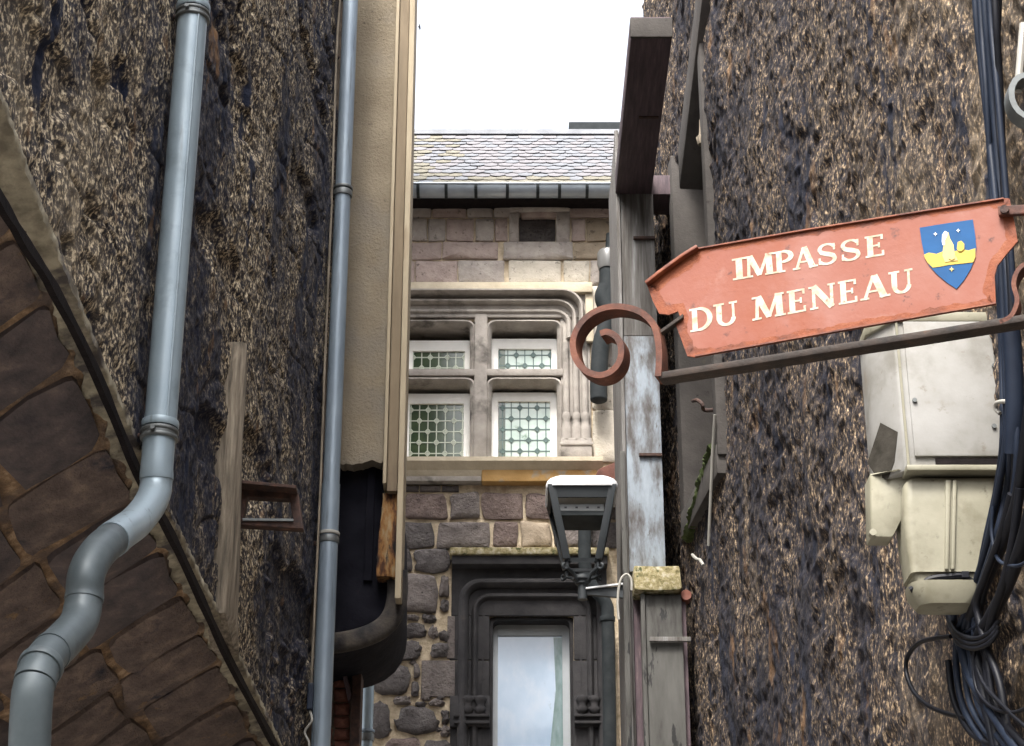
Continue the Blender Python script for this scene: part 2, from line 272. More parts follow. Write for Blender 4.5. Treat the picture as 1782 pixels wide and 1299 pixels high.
def rect_outline(x0, x1, y0, y1, r=.1, jit=.03, per=2, rs=None):
    """rounded, uneven rectangle in two coordinates; r and jit relative to the smaller side"""
    rs = rs or rnd; m = min(abs(x1-x0), abs(y1-y0)); r = min(r, .48)*m; j = jit*m; out = []
    sx = 1 if x1 > x0 else -1; sy = 1 if y1 > y0 else -1
    cs = [(x0, y0, 1, 1, 180), (x1, y0, -1, 1, 270), (x1, y1, -1, -1, 0), (x0, y1, 1, -1, 90)]
    for k, (x, y, a, b, an) in enumerate(cs):
        cx, cy = x+sx*a*r, y+sy*b*r; dx, dy = rs.uniform(-j, j), rs.uniform(-j, j)
        for q in (0, 45, 90):
            t = math.radians(an+q); out.append((cx+sx*r*math.cos(t)+dx+rs.uniform(-j, j)*.3, cy+sy*r*math.sin(t)+dy+rs.uniform(-j, j)*.3))
        nx, ny = cs[(k+1) % 4][:2]; out.append(((x+nx)/2+rs.uniform(-j, j)*.7, (y+ny)/2+rs.uniform(-j, j)*.7))
    return out

# ------------------------------------------------------------------ ground
m = MB(); m.add([(-300, -300, 0), (300, -300, 0), (300, 300, 0), (-300, 300, 0)], [(0, 1, 2, 3)])
g = m.build('ground', 'cobble'); g['kind'] = 'structure'

# ------------------------------------------------------------------ unseen house added behind the viewer to shade the alley
opp = thing('shading_house', 'plain rendered house, unseen, added behind the viewer to shade the alley', 'house', (0, -4.5, 0))
m = MB(); m.box((-16, -10, 0), (16, -4.5, 8.5)); m.build('wall', 'plain_render', opp)
m = MB(); m.prism([(-16.3, -4.1, 8.5), (16.3, -4.1, 8.5), (16.3, -7.2, 10.6), (-16.3, -7.2, 10.6)], (0, 0, .1)); m.build('roof', 'slate', opp)
m = MB(); m.prism([(-16.3, -10.3, 8.5), (16.3, -10.3, 8.5), (16.3, -7.2, 10.6), (-16.3, -7.2, 10.6)], (0, 0, .1)); m.build('roof', 'slate', opp)

# ------------------------------------------------------------------ roughcast walls
def rough_wall(name, wall, s0, s1, z0, z1, res, mat, parent, keep, seed, fine=True):
    ns = int((s1-s0)/res)+1; nz = int((z1-z0)/res)+1
    s = np.linspace(s0, s1, ns); z = np.linspace(z0, z1, nz); SS, ZZ = np.meshgrid(s, z, indexing='ij')
    k = seed*20
    wob = .05*vn(SS, ZZ, .3, .4, k+9)
    h = .030*vn(SS, ZZ, 1.1, 1.6, k)+.016*vn(SS, ZZ, .30, .55, k+1)
    lay = (vn(SS+wob, ZZ+.12*SS, 1.05, .42, k+2) if seed == 1 else vn(SS+wob, ZZ, .5, 1.2, k+2)-.12)+.35*vn(SS, ZZ, .22, .14, k+3)+.15*vn(SS, ZZ, .05, .05, k+4)
    h -= (.045 if seed == 1 else .016)/(1+np.exp(-(lay-.36)*26))                   # places where the coat has come off
    cr = np.abs(vn(SS+wob, ZZ+wob+.1*SS, .75, .30, k+5) if seed == 1 else vn(SS+wob, ZZ+wob, .45, 1.3, k+5)); h -= .012*np.exp(-(cr/.05)**2)
    g1 = vn(SS, ZZ, .065, .085, k+6); g2 = vn(SS, ZZ, .030, .042, k+7); g3 = np.random.RandomState(k+8).rand(ns, nz)-.5
    h += .0075*(1-np.abs(g1)*2)+.0062*g2+.0022*g3
    P = np.empty((ns, nz, 3)); h = h if fine else h*.3-.075
    P[..., 0] = wall.f.x+wall.d.x*SS+wall.n.x*h; P[..., 1] = wall.f.y+wall.d.y*SS+wall.n.y*h; P[..., 2] = ZZ
    Y_ = (wall.f.y+wall.d.y*s[:-1])[:, None]
    inview = (z[None, :-1] > 1.6+Y_*math.tan(math.radians(12.6))-.15) & (z[None, :-1] < 1.6+Y_*math.tan(math.radians(35.5))+.3)
    ii, jj = np.meshgrid(np.arange(ns-1), np.arange(nz-1), indexing='ij')
    ok = keep((s[:-1]+s[1:])[:, None]/2, (z[:-1]+z[1:])[None, :]/2); ok = np.broadcast_to(ok, ii.shape) & (inview if fine else np.ones_like(inview))
    a = (ii*nz+jj)[ok]; q = np.stack([a, a+nz, a+nz+1, a+1], 1).astype(np.int32)
    used = np.unique(q); mp = np.full(ns*nz, -1, np.int32); mp[used] = np.arange(len(used)); q = mp[q]
    me = bpy.data.meshes.new(name); me.vertices.add(len(used)); me.vertices.foreach_set('co', P.reshape(-1, 3)[used].ravel())
    me.loops.add(q.size); me.loops.foreach_set('vertex_index', q.ravel()); me.polygons.add(len(q))
    me.polygons.foreach_set('loop_start', np.arange(0, q.size, 4, dtype=np.int32)); me.update(calc_edges=True)
    me.polygons.foreach_set('use_smooth', np.ones(len(q), bool)); me.materials.append(MATS[mat]); me.validate()
    return link(name, me, parent)

# ---- left house
house_l = thing('roughcast_house', 'dark brown roughcast house on the left, its wall carried on a stone cove', 'house', (-1.5, 8.5, 0))
edge_px = [(-60, 60), (0, 205), (50, 345), (100, 470), (170, 640), (240, 800), (330, 990), (400, 1130), (480, 1299), (520, 1385)]
edge_sz = [LW.sz(*p) for p in edge_px]; es = np.array([e[0] for e in edge_sz])[::-1]; ez = np.array([e[1] for e in edge_sz])[::-1]
def edge_z(s): return np.interp(s, es, ez)
SL = 7.2
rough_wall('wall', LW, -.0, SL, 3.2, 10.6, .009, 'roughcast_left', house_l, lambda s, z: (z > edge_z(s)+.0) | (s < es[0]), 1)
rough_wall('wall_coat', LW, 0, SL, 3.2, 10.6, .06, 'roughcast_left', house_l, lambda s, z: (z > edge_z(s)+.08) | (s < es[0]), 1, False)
# body behind the roughcast, closing the house
m = MB(); a, b = LW.at(0, 0, -.16), LW.at(SL, 0, -.16)
top = [LW.at(s, float(edge_z(s))+.02, -.16) for s in np.linspace(SL, 0, 12)]
def quadwall(m, pts, thick): m.prism(pts, thick)
quadwall(m, [LW.at(SL, 10.6, -.16)]+top+[LW.at(0, 10.6, -.16)], LW.n*-.05)
m.build('backing', 'plain_render', house_l)
m = MB(); c0 = LW.at(0, 0, -.02); m.add([c0, c0+Vector((-4, .0, 0)), c0+Vector((-4, 0, 10.6)), c0+Vector((0, 0, 10.6))], [(0, 1, 2, 3)])
m.build('end_wall', 'plain_render', house_l); m = MB()
c1 = LW.at(SL, 0, -.02); m.add([c1+Vector((0, 0, 4.9)), c1+Vector((-5, 0, 4.9)), c1+Vector((-5, 0, 10.6)), c1+Vector((0, 0, 10.6))], [(0, 1, 2, 3)])
m.build('end_wall', 'plain_render', house_l)
# the stone cove under the wall
CV = Vector((-.88, .32, -.40)).normalized()
def cove(s, t, off=0.0):
    p = LW.at(s, float(edge_z(s)), -.01); tn = (LW.at(s+.1, float(edge_z(s+.1)), -.01)-p).normalized()
    n = CV.cross(tn).normalized()
    if n.z > 0: n = -n
    return p+CV*t+n*off+Vector((0, 0, -.10*t*t)), n
m = MB(); SN, TN = 40, 8; vs = [cove(SL*i/SN, 2.2*j/TN)[0] for i in range(SN+1) for j in range(TN+1)]
m.add(vs, [(i*(TN+1)+j, (i+1)*(TN+1)+j, (i+1)*(TN+1)+j+1, i*(TN+1)+j+1) for i in range(SN) for j in range(TN)])
covem = m.build('cove', 'arch_mortar', house_l, smooth=True)
rs = random.Random(21); s = 1.15
while s < SL-.1:
    wd = rs.uniform(.36, .56); t = .08; sh = rs.uniform(0, .25)
    if s > 5.2: wd *= .85
    while t < 1.9:
        ln = rs.uniform(.34, .62) if t > .1 else rs.uniform(.40, .58)
        ol = rect_outline(s+.02, s+wd-.022, t, t+ln-.045, .12, .04, rs=rs)
        skew = .10*(t)
        pts = [cove(min(max(a_+skew*0, 0), SL), b_)[0] for a_, b_ in ol]
        n = cove(s+wd/2, t+ln/2)[1]
        stone('stone', pts, n, rs.uniform(.02, .05), rs.choice(['arch_stone', 'arch_stone', 'arch_stone_dark']), covem, rough=.012, inset=.5, rs=rs)
        t += ln
    s += wd
# pale plaster lip and the dark strip along the lower edge of the wall
ss = np.linspace(.8, SL, 260); m = MB(); ring = []; rl = random.Random(3); J_ = lambda k: rl.uniform(-k, k)
for s in ss:
    z = float(edge_z(s)); jz = .015*math.sin(s*17)+.01*math.sin(s*41)
    ring.append([LW.at(s, z+.04+jz+J_(.006), .0+J_(.005)), LW.at(s, z+.02+J_(.005), .028+J_(.005)), LW.at(s, z-.012+J_(.004), .026+J_(.005)), cove(s, .06+jz+J_(.007))[0]+Vector((0, 0, -.012+J_(.004))), LW.at(s, z+.03, -.05)])
m.loft(ring).build('plaster_lip', 'arch_plaster', house_l, smooth=True, angle=70)
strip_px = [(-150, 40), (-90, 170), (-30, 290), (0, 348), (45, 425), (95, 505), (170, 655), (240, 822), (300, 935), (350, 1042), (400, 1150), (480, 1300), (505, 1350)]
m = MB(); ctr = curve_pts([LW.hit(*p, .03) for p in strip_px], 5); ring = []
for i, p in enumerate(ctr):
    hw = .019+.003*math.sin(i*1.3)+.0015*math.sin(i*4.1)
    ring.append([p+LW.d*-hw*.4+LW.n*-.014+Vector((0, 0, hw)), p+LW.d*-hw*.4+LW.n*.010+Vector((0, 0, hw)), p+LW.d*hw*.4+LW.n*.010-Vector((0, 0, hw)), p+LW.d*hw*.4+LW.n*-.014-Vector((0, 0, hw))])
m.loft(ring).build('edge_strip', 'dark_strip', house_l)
# weathered upright timber let into the wall
tp = [(410, 600), (408, 640), (404, 720), (400, 800), (396, 900), (392, 1000), (388, 1080), (396, 1135)]
wd = [.03, .055, .06, .075, .085, .10, .11, .05]; m = MB(); ring = []
rs = random.Random(4)
for (p, w_) in zip(tp, wd):
    c = LW.hit(*p, .02); f = 2.1
    ring.append([c+LW.d*x*w_*f+LW.n*y+LW.n*rs.uniform(-.006, .006) for x, y in ((-.5, -.06), (-.5, .03), (-.2, .055), (.15, .06), (.5, .035), (.5, -.06))])
m.loft(ring).build('timber', 'old_timber', house_l, smooth=True, angle=35)

# ---- right house
house_r = thing('roughcast_house', 'brown roughcast house on the right behind the red street sign', 'house', (1.6, 9, 0))
n_s0, n_s1 = RW.sz(1189, 620)[0], RW.sz(1241, 420)[0]
n_z0, n_z1 = 5.80, 8.36
SR = 8.0
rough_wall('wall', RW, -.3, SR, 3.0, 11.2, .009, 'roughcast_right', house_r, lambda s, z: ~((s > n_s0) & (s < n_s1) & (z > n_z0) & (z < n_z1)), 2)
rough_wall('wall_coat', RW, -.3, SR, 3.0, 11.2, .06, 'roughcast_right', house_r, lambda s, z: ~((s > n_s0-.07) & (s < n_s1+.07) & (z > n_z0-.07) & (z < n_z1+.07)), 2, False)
m = MB(); quadwall(m, [RW.at(-.3, 3.2, -.24), RW.at(SR, 3.2, -.24), RW.at(SR, 11.2, -.24), RW.at(-.3, 11.2, -.24)], RW.n*-.05)
m.build('backing', 'plain_render', house_r)
m = MB(); m.add([RW.at(-.3, 0, -.03), RW.at(SR, 0, -.03), RW.at(SR, 3.1, -.03), RW.at(-.3, 3.1, -.03)], [(0, 1, 2, 3)]); m.build('lower_wall', 'plain_render', house_r)
m = MB()
c0 = RW.at(-.3, 0, -.02); m.add([c0, c0+Vector((4, 0, 0)), c0+Vector((4, 0, 11.2)), c0+Vector((0, 0, 11.2))], [(0, 1, 2, 3)])
m.build('end_wall', 'plain_render', house_r); m = MB()
c1 = RW.at(SR, 0, -.02); m.add([c1, c1+Vector((5, 0, 0)), c1+Vector((5, 0, 11.2)), c1+Vector((0, 0, 11.2))], [(0, 1, 2, 3)])
m.build('end_wall', 'plain_render', house_r)
# blind window: reveals, back, smooth surround
nich = MB()
nich.prism([RW.at(n_s0-.02, n_z0, -.22), RW.at(n_s1+.02, n_z0, -.22), RW.at(n_s1+.02, n_z1, -.22), RW.at(n_s0-.02, n_z1, -.22)], RW.n*.02)
nb = nich.build('blind_window', 'smooth_cement', house_r)
def wallbar(name, mat, sa, sb, za, zb, o0, o1, parent, bevel=.008):
    m = MB(); m.hexa([RW.at(sa, za, o0), RW.at(sb, za, o0), RW.at(sb, za, o1), RW.at(sa, za, o1), RW.at(sa, zb, o0), RW.at(sb, zb, o0), RW.at(sb, zb, o1), RW.at(sa, zb, o1)])
    return m.build(name, mat, parent, smooth=True, bevel=bevel)
wallbar('reveal', 'smooth_cement', n_s0-.12, n_s0+.02, n_z0-.05, n_z1+.05, -.20, .035, nb)
wallbar('reveal', 'smooth_cement', n_s1-.02, n_s1+.07, n_z0-.05, n_z1+.55, -.20, .045, nb)
# sloping lintel edge
m = MB(); A, Bq = RW.hit(1232, -20, .03), RW.hit(1190, 330, .03)
m.hexa([Bq+RW.n*-.2, A+RW.n*-.2, A+RW.n*.03, Bq+RW.n*.03]+[q+Vector((0, 0, .30)) for q in (Bq+RW.n*-.2, A+RW.n*-.2, A+RW.n*.03, Bq+RW.n*.03)])
m.build('lintel', 'smooth_cement', nb, smooth=True, bevel=.01)
wallbar('sill', 'smooth_cement', n_s0-.05, n_s1+.05, n_z0-.16, n_z0+.02, -.20, .05, nb)
m = MB(); rs = random.Random(9); ring = []
for i in range(60):
    t = i/59; p = RW.hit(1197+46*t, 938-160*t, .03); k = (.02+.045*math.sin(t*3.1))*(.6+.8*rs.random()); q = lambda a=.012: rs.uniform(-a, a)
    ring.append([p+RW.n*-.12, p+RW.n*(.01+q())+Vector((0, 0, -.02+q())), p+RW.n*(.035+q())+Vector((0, 0, k*.4)), p+RW.n*(.01+q())+Vector((0, 0, k)), p+RW.n*-.06+Vector((0, 0, k*1.2))])
m.loft(ring).build('moss', 'moss', nb, smooth=True)

# ------------------------------------------------------------------ house at the end of the alley
house_b = thing('stone_house', 'stone house closing the alley with mullioned window, slate roof and dark lower window', 'house', (0, YB, 0))
m = MB()
# core wall with openings for the two windows and the little niche
X0, X1 = -3.2, 3.2; ZT = B(900, 322).z
def hole(px0, px1, py0, py1):
    a = B(px0, (py0+py1)/2); b = B(px1, (py0+py1)/2); return (a.x, b.x, B(px0, py1).z, B(px0, py0).z)
holes = [hole(700, 978, 560, 808), hole(850, 1000, 1072, 1420), hole(903, 967, 374, 421)]
xs = sorted({X0, X1}|{h for q in holes for h in q[:2]}); zs = sorted({0, ZT}|{h for q in holes for h in q[2:]})
for i in range(len(xs)-1):
    for j in range(len(zs)-1):
        cx, cz = (xs[i]+xs[i+1])/2, (zs[j]+zs[j+1])/2
        if any(q[0] < cx < q[1] and q[2] < cz < q[3] for q in holes): continue
        m.add([(xs[i], YB, zs[j]), (xs[i+1], YB, zs[j]), (xs[i+1], YB, zs[j+1]), (xs[i], YB, zs[j+1])], [(0, 1, 2, 3)])
for q in holes:
    d = .12 if q[1]-q[0] < .4 else .5
    x0, x1, z0, z1 = q; y0, y1 = YB, YB+d
    m.add([(x0, y0, z0), (x1, y0, z0), (x1, y0, z1), (x0, y0, z1), (x0, y1, z0), (x1, y1, z0), (x1, y1, z1), (x0, y1, z1)],
          [(0, 1, 5, 4), (1, 2, 6, 5), (2, 3, 7, 6), (3, 0, 4, 7), (4, 5, 6, 7)])
core = m.build('wall', 'mortar', house_b)
m = MB(); m.box((X0, YB+.6, 0), (X1, YB+4, ZT-.02)); m.build('back_rooms', 'dark_room', house_b)
rs = random.Random(31)
def bstone(x0, x1, y0, y1, mat, h=.035, r=.10, jit=.025, gap=2.0, rough=.006):
    ol = rect_outline(x0+gap, x1-gap, y0+gap, y1-gap, r, jit, rs=rs)
    stone('stone', [B(*p) for p in ol], (0, -1, 0), h+rs.uniform(-.008, .008), mat, core, rough=rough, rs=rs)
AG, AP, AL, LD, LR, LM, AO = 'ashlar_grey', 'ashlar_pink', 'ashlar_pale', 'lava_dark', 'lava_red', 'lava_mid', 'ashlar_ochre'
for row in ([(640, 715, AG), (715, 752, AG), (752, 812, AP), (812, 858, AG), (858, 905, AG), (905, 985, AP), (985, 1062, AP), (1062, 1130, AG)], 344, 381), \
    ([(650, 716, AP), (716, 744, AG), (744, 776, AG), (776, 826, AP), (826, 860, AG), (860, 884, AP), (994, 1020, AP), (1020, 1072, AO), (1072, 1130, AP)], 382, 422), \
    ([(640, 716, AG), (716, 769, AP), (769, 868, AP), (998, 1072, AO), (1072, 1130, AG)], 423, 454), \
    ([(640, 722, AP), (722, 797, AP), (797, 878, AG), (884, 977, AL), (980, 1026, AL), (1026, 1060, AG), (1060, 1130, AG)], 455, 499):
    for (a_, b_, mt) in row[0]: bstone(a_, b_, row[1], row[2], mt, h=.03, r=.07, gap=1.0, rough=.004)
# niche frame stones
for (a_, b_, c_, d_) in ((886, 903, 372, 424), (967, 992, 370, 424), (876, 997, 424, 455), (884, 992, 350, 373)): bstone(a_, b_, c_, d_, AG, h=.045, r=.08, gap=.3)
# right of the mullioned window
for (a_, b_, c_, d_, mt) in ((1028, 1085, 500, 560, AL), (1028, 1085, 560, 640, AG), (1030, 1085, 640, 716, AL), (1030, 1085, 716, 806, AL), (1060, 1120, 820, 858, LM)): bstone(a_, b_, c_, d_, mt, gap=.8)
# courses between the windows
for row in ([(640, 702, LD), (702, 781, LR), (781, 837, LM), (837, 912, LR), (912, 962, LR), (962, 1030, LM), (1030, 1120, LD)], 858, 906), \
    ([(640, 700, LM), (700, 758, LD), (758, 856, LM), (856, 904, LR), (904, 962, AO), (962, 1020, LM), (1020, 1110, LD)], 908, 957):
    for (a_, b_, mt) in row[0]: bstone(a_, b_, row[1], row[2], mt, h=.04, r=.13, jit=.05, gap=2.6, rough=.012)
for (a_, b_, mt) in ((700, 730, LD), (730, 768, LM), (768, 800, LD)): bstone(a_, b_, 846, 858, mt, h=.03, gap=1)
# rubble left of the lower window
for (a_, b_, c_, d_, mt, r_) in ((650, 718, 957, 997, LD, .2), (722, 785, 957, 998, LD, .2), (690, 762, 1000, 1066, LM, .16), (640, 686, 1005, 1060, LD, .3), (703, 743, 1084, 1113, LD, .4), (735, 760, 1070, 1086, LD, .4),
        (663, 730, 1118, 1152, LD, .3), (646, 716, 1160, 1210, LD, .4), (688, 764, 1230, 1280, LD, .45), (640, 681, 1220, 1288, LD, .35), (670, 737, 1284, 1330, LR, .35), (735, 786, 1288, 1330, LD, .3),
        (764, 784, 1098, 1118, LD, .4), (690, 706, 1062, 1078, LM, .4), (745, 775, 1218, 1232, LM, .4), (640, 662, 1120, 1150, LD, .4), (718, 734, 1120, 1140, LD, .4), (640, 680, 1330, 1380, LD, .4), (690, 770, 1335, 1390, LD, .4), (640, 660, 1075, 1112, LM, .4), (668, 688, 1078, 1100, LD, .4), (722, 742, 1222, 1232, LD, .4), (764, 783, 1004, 1040, LM, .3), (765, 783, 1045, 1066, LD, .4), (706, 732, 1070, 1082, LM, .4), (748, 782, 1120, 1146, LD, .35), (745, 764, 1090, 1114, LM, .4), (718, 732, 1156, 1182, LM, .4), (716, 731, 1186, 1214, LD, .4), (684, 716, 1212, 1228, LM, .4), (768, 783, 1236, 1262, LD, .4), (766, 784, 1264, 1284, LM, .4)):
    bstone(a_, b_, c_, d_, mt, h=.045, r=r_, jit=.08, gap=1, rough=.014)
for k in range(16):                                          # small pinning stones
    x = rs.uniform(655, 772); y = rs.choice([1056, 1078, 1092, 1116, 1154, 1216, 1222, 1240, 1270]); q = rs.uniform(3.5, 6.5)
    bstone(x-q, x+q, y-q*.7, y+q*.7, rs.choice([LD, LM]), h=.025, r=.5, jit=.12, gap=0, rough=.01)

def sweep(path, prof, up=Vector((0, -1, 0))):                 # profile (outward, forward) swept along a path in the front plane
    path = [Vector(p) for p in path]; rings = []
    for i, p in enumerate(path):
        t = (path[min(i+1, len(path)-1)]-path[max(i-1, 0)]).normalized(); o = t.cross(up).normalized()
        rings.append([p+o*a+up*b for a, b in prof])
    return MB().loft(rings)
def roundpath(x0, x1, zt, zb, r, n=7):                        # up the left side, round two corners, down the right
    P = [Vector((x0, YB, zb)), Vector((x0, YB, (zb+zt)/2))]
    P += [Vector((x0+r-r*math.cos(k/n*math.pi/2), YB, zt-r+r*math.sin(k/n*math.pi/2))) for k in range(n+1)]
    P += [Vector((x1-r+r*math.sin(k/n*math.pi/2), YB, zt-r+r*math.cos(k/n*math.pi/2))) for k in range(n+1)]
    P += [Vector((x1, YB, (zb+zt)/2)), Vector((x1, YB, zb))]
    return P
def roll(w_, f0, f1, n=7):                                    # half-round profile of width w_, from depth f0 to crest f1
    return [(w_/2, f0)]+[(w_/2*math.cos(k/n*math.pi), f0+.3*(f1-f0)+(f1-f0)*.7*math.sin(k/n*math.pi)) for k in range(n+1)]+[(-w_/2, f0)]
def bx(px, py): return B(px, py).x
def bz(py): return B(891, py).z
def bbox(name, px0, px1, py0, py1, f0, f1, mat, parent, bevel=.006):
    ym = (py0+py1)/2
    m = MB(); m.box((bx(px0, ym), YB-f1, bz(py1)), (bx(px1, ym), YB-f0, bz(py0))); return m.build(name, mat, parent, smooth=True, bevel=bevel)

m = MB(); q = holes[2]; m.box((q[0]+.002, YB+.05, q[2]+.002), (q[1]-.002, YB+.10, q[3]-.002)); m.build('niche_back', 'lava_dark', house_b)
# -- mullioned window
def wpart(name): 
    o = bpy.data.objects.new(name, None); COL.objects.link(o); o.parent = house_b; o.location = (0, YB, 0); o.matrix_parent_inverse = Matrix.Translation(house_b.location).inverted(); return o
mw = sweep(roundpath(bx(668, 560), bx(1012, 560), bz(517), bz(598), .17), roll(.055, -.01, .15)).build('mullioned_window', 'moulding_grey', house_b, smooth=True)
for (pxa, pxb, py, yb, r, w_, f0, f1) in ((678, 1000, 531, 596, .15, .05, -.02, .10), (688, 990, 546, 592, .12, .06, -.03, .06)):
    sweep(roundpath(bx(pxa, 570), bx(pxb, 570), bz(py), bz(yb), r), roll(w_, f0, f1)).build('hood_moulding', 'moulding_grey', mw, smooth=True)
m = MB()                                                       # solid lintel between the rolls
m.box((bx(660, 540), YB-.04, bz(556)), (bx(1020, 540), YB+.05, bz(515))); m.build('lintel', 'moulding_grey', mw, bevel=.01)
bbox('top_band', 660, 1030, 500, 517, -.01, .10, 'cream_band', mw)
bbox('band_return', 1019, 1032, 517, 600, -.01, .07, 'cream_band', mw)
def lights(xa, xb, ya, yb):
    r = .07; path = roundpath(bx(xa, (ya+yb)/2), bx(xb, (ya+yb)/2), bz(ya), bz(yb), r)
    return sweep(path, [(.03, -.40), (.03, .0), (.0, .035), (-.02, .02), (-.035, -.06), (-.035, -.40)])
for (xa, xb, ya, yb) in ((684, 824, 562, 650), (849, 976, 562, 650), (684, 824, 662, 812), (849, 976, 662, 812)):
    lights(xa, xb, ya, yb).build('stone_frame', 'moulding_grey', mw, smooth=True, angle=50)
bbox('mullion', 825, 848, 548, 812, -.40, .045, 'moulding_grey', mw, bevel=.02)
bbox('transom', 680, 980, 645, 657, -.40, .04, 'moulding_grey', mw, bevel=.012)
bbox('jamb', 976, 1028, 556, 812, -.40, .02, 'moulding_grey', mw, bevel=.01)
for px in (985, 1002, 1017):
    m = MB(); x = bx(px, 660); fy = YB-.03
    m.tube([(x, fy, bz(600)), (x, fy, bz(725))], .028, 12); m.build('colonnette', 'moulding_grey', mw, smooth=True)
    m = MB(); m.tube([(x, fy, bz(y)) for y in (722, 728, 734, 742, 748, 756, 770)], [.03, .042, .034, .036, .046, .046, .05], 12); m.build('column_base', 'moulding_grey', mw, smooth=True, angle=60)
bbox('plinth', 976, 1030, 768, 806, -.05, .075, 'moulding_grey', mw, bevel=.012)
bbox('plinth_band', 974, 1032, 776, 781, .07, .085, 'moulding_grey', mw, bevel=.004)
m = MB(); sx0, sx1 = bx(640, 820), bx(1048, 820)
m.add([(x, YB-f, z) for x in (sx0, sx1) for f, z in ((-.05, bz(805)), (.17, bz(808)), (.17, bz(815)), (.14, bz(820)), (.10, bz(826)), (.07, bz(840)), (-.05, bz(840)))],
      [tuple(range(7)), tuple(range(13, 6, -1))]+[(i, (i+1) % 7, 7+(i+1) % 7, 7+i) for i in range(7)])
m.build('sill', 'cream_band', mw, smooth=True, angle=25)
bbox('sill_moulding', 640, 838, 836, 845, -.02, .10, 'moulding_grey', mw, bevel=.01)
bbox('sill_apron', 838, 1040, 824, 846, -.02, .105, 'ochre_band', mw, bevel=.02)
def casement(xa, xb, ya, yb, ga, gb, gc, gd, glass, lead):
    fr = MB(); xm = (ya+yb)/2; yo = .11
    o = [(bx(xa, xm), bz(yb)), (bx(xb, xm), bz(yb)), (bx(xb, xm), bz(ya)), (bx(xa, xm), bz(ya))]
    i_ = [(bx(ga, xm), bz(gd)), (bx(gb, xm), bz(gd)), (bx(gb, xm), bz(gc)), (bx(ga, xm), bz(gc))]
    for (f0, f1, A, C) in ((.0, .05, o, i_),):
        V = [(x, YB+yo-f1+.05, z) for x, z in A]+[(x, YB+yo-f1+.062, z) for x, z in C]+[(x, YB+yo+.05, z) for x, z in A]+[(x, YB+yo+.05, z) for x, z in C]
        fr.add(V, [(k, (k+1) % 4, 4+(k+1) % 4, 4+k) for k in range(4)]+[(8+k, 8+(k+1) % 4, 12+(k+1) % 4, 12+k) for k in range(4)]+[(k, (k+1) % 4, 8+(k+1) % 4, 8+k) for k in range(4)]+[(4+k, 4+(k+1) % 4, 12+(k+1) % 4, 12+k) for k in range(4)])
    f = fr.build('casement', 'window_white', mw, smooth=True, bevel=.006)
    yg = YB+yo+.035
    g_ = MB(); g_.box((i_[0][0]-.005, yg, i_[0][1]-.005), (i_[2][0]+.005, yg+.008, i_[2][1]+.005)); g_.build('glass', glass, mw)
    if glass == 'glass_pale':
        e_ = MB(); e_.box((i_[0][0]-.004, yg-.003, i_[0][1]-.004), (i_[0][0]+.058, yg-.001, i_[2][1]+.004)); e_.build('curtain_edge', 'glass_green', mw)
    l = MB(); sxp, syp = .0725, .098; t = .0045; yl = yg-.004; x0, x1, z0, z1 = i_[0][0], i_[2][0], i_[0][1], i_[2][1]; nx = int((x1-x0)/sxp)+1; nz = int((z1-z0)/syp)+1
    ox = ((x1-x0)-(nx-1)*sxp)/2; oz = .05; k = 0
    X = [x0+ox+i*sxp for i in range(nx)]; Z = [z1-oz-j*syp for j in range(nz) if z1-oz-j*syp > z0]
    for x in X: l.box((x-t, yl, z0), (x+t, yl+.004, z1))
    for z in Z: l.box((x0, yl-.0005, z-t), (x1, yl+.0035, z+t))
    for i, x in enumerate(X):
        for j, z in enumerate(Z):
            if (i+j) % 2 == 0:
                for (ax, az), (bx_, bz_) in (((0, 1), (1, 0)), ((1, 0), (0, -1)), ((0, -1), (-1, 0)), ((-1, 0), (0, 1))):
                    R = .021; p = Vector((x+ax*R, yl-.001, z+az*R*1.15)); q = Vector((x+bx_*R, yl-.001, z+bz_*R*1.15)); d = (q-p).normalized()
                    l.bar(p, q, d.cross(Vector((0, 1, 0)))*t, (0, .003, 0))
                if lead == 'lead_dark': l.prism([(x, yl-.002, z+.018), (x+.016, yl-.002, z), (x, yl-.002, z-.018), (x-.016, yl-.002, z)], (0, .004, 0))
    l.build('lead_lattice', lead, mw)
casement(686, 826, 583, 650, 717, 808, 601, 644, 'glass_green', 'lead_pale')
casement(848, 975, 580, 650, 867, 960, 597, 642, 'glass_pale', 'lead_dark')
casement(684, 824, 676, 812, 711, 806, 693, 807, 'glass_green', 'lead_pale')
casement(846, 974, 674, 812, 867, 958, 689, 806, 'glass_pale', 'lead_dark')

# -- lower window with its blackened surround
lw = sweep(roundpath(bx(806, 1150), bx(1048, 1150), bz(1018), bz(1420), .14), roll(.085, -.02, .10)).build('dark_window', 'moulding_black', house_b, smooth=True)
for (pxa, pxb, py, r, w_, f0, f1) in ((826, 1027, 1040, .12, .065, -.05, .06), (840, 1011, 1058, .10, .055, -.08, .02)):
    sweep(roundpath(bx(pxa, 1150), bx(pxb, 1150), bz(py), bz(1420), r), roll(w_, f0, f1)).build('jamb_moulding', 'moulding_black', lw, smooth=True)
sweep(roundpath(bx(851, 1150), bx(999, 1150), bz(1071), bz(1420), .08), [(.03, -.3), (.03, -.02), (.0, -.03), (-.02, -.06), (-.02, -.3)]).build('inner_frame', 'moulding_black', lw, smooth=True, angle=50)
bbox('lintel', 786, 1056, 978, 1073, -.02, .02, 'moulding_black', lw, bevel=.01)
bbox('hood_fascia', 787, 1056, 976, 992, .0, .15, 'moulding_black', lw, bevel=.01)
m = MB(); a, b = bx(784, 970), bx(1058, 970)
m.add([(x, YB-f, z) for x in (a, b) for f, z in ((0, bz(958)), (.10, bz(962)), (.19, bz(966)), (.185, bz(977)), (0, bz(977)))], [tuple(range(5)), tuple(range(9, 4, -1))]+[(i, (i+1) % 5, 5+(i+1) % 5, 5+i) for i in range(5)])
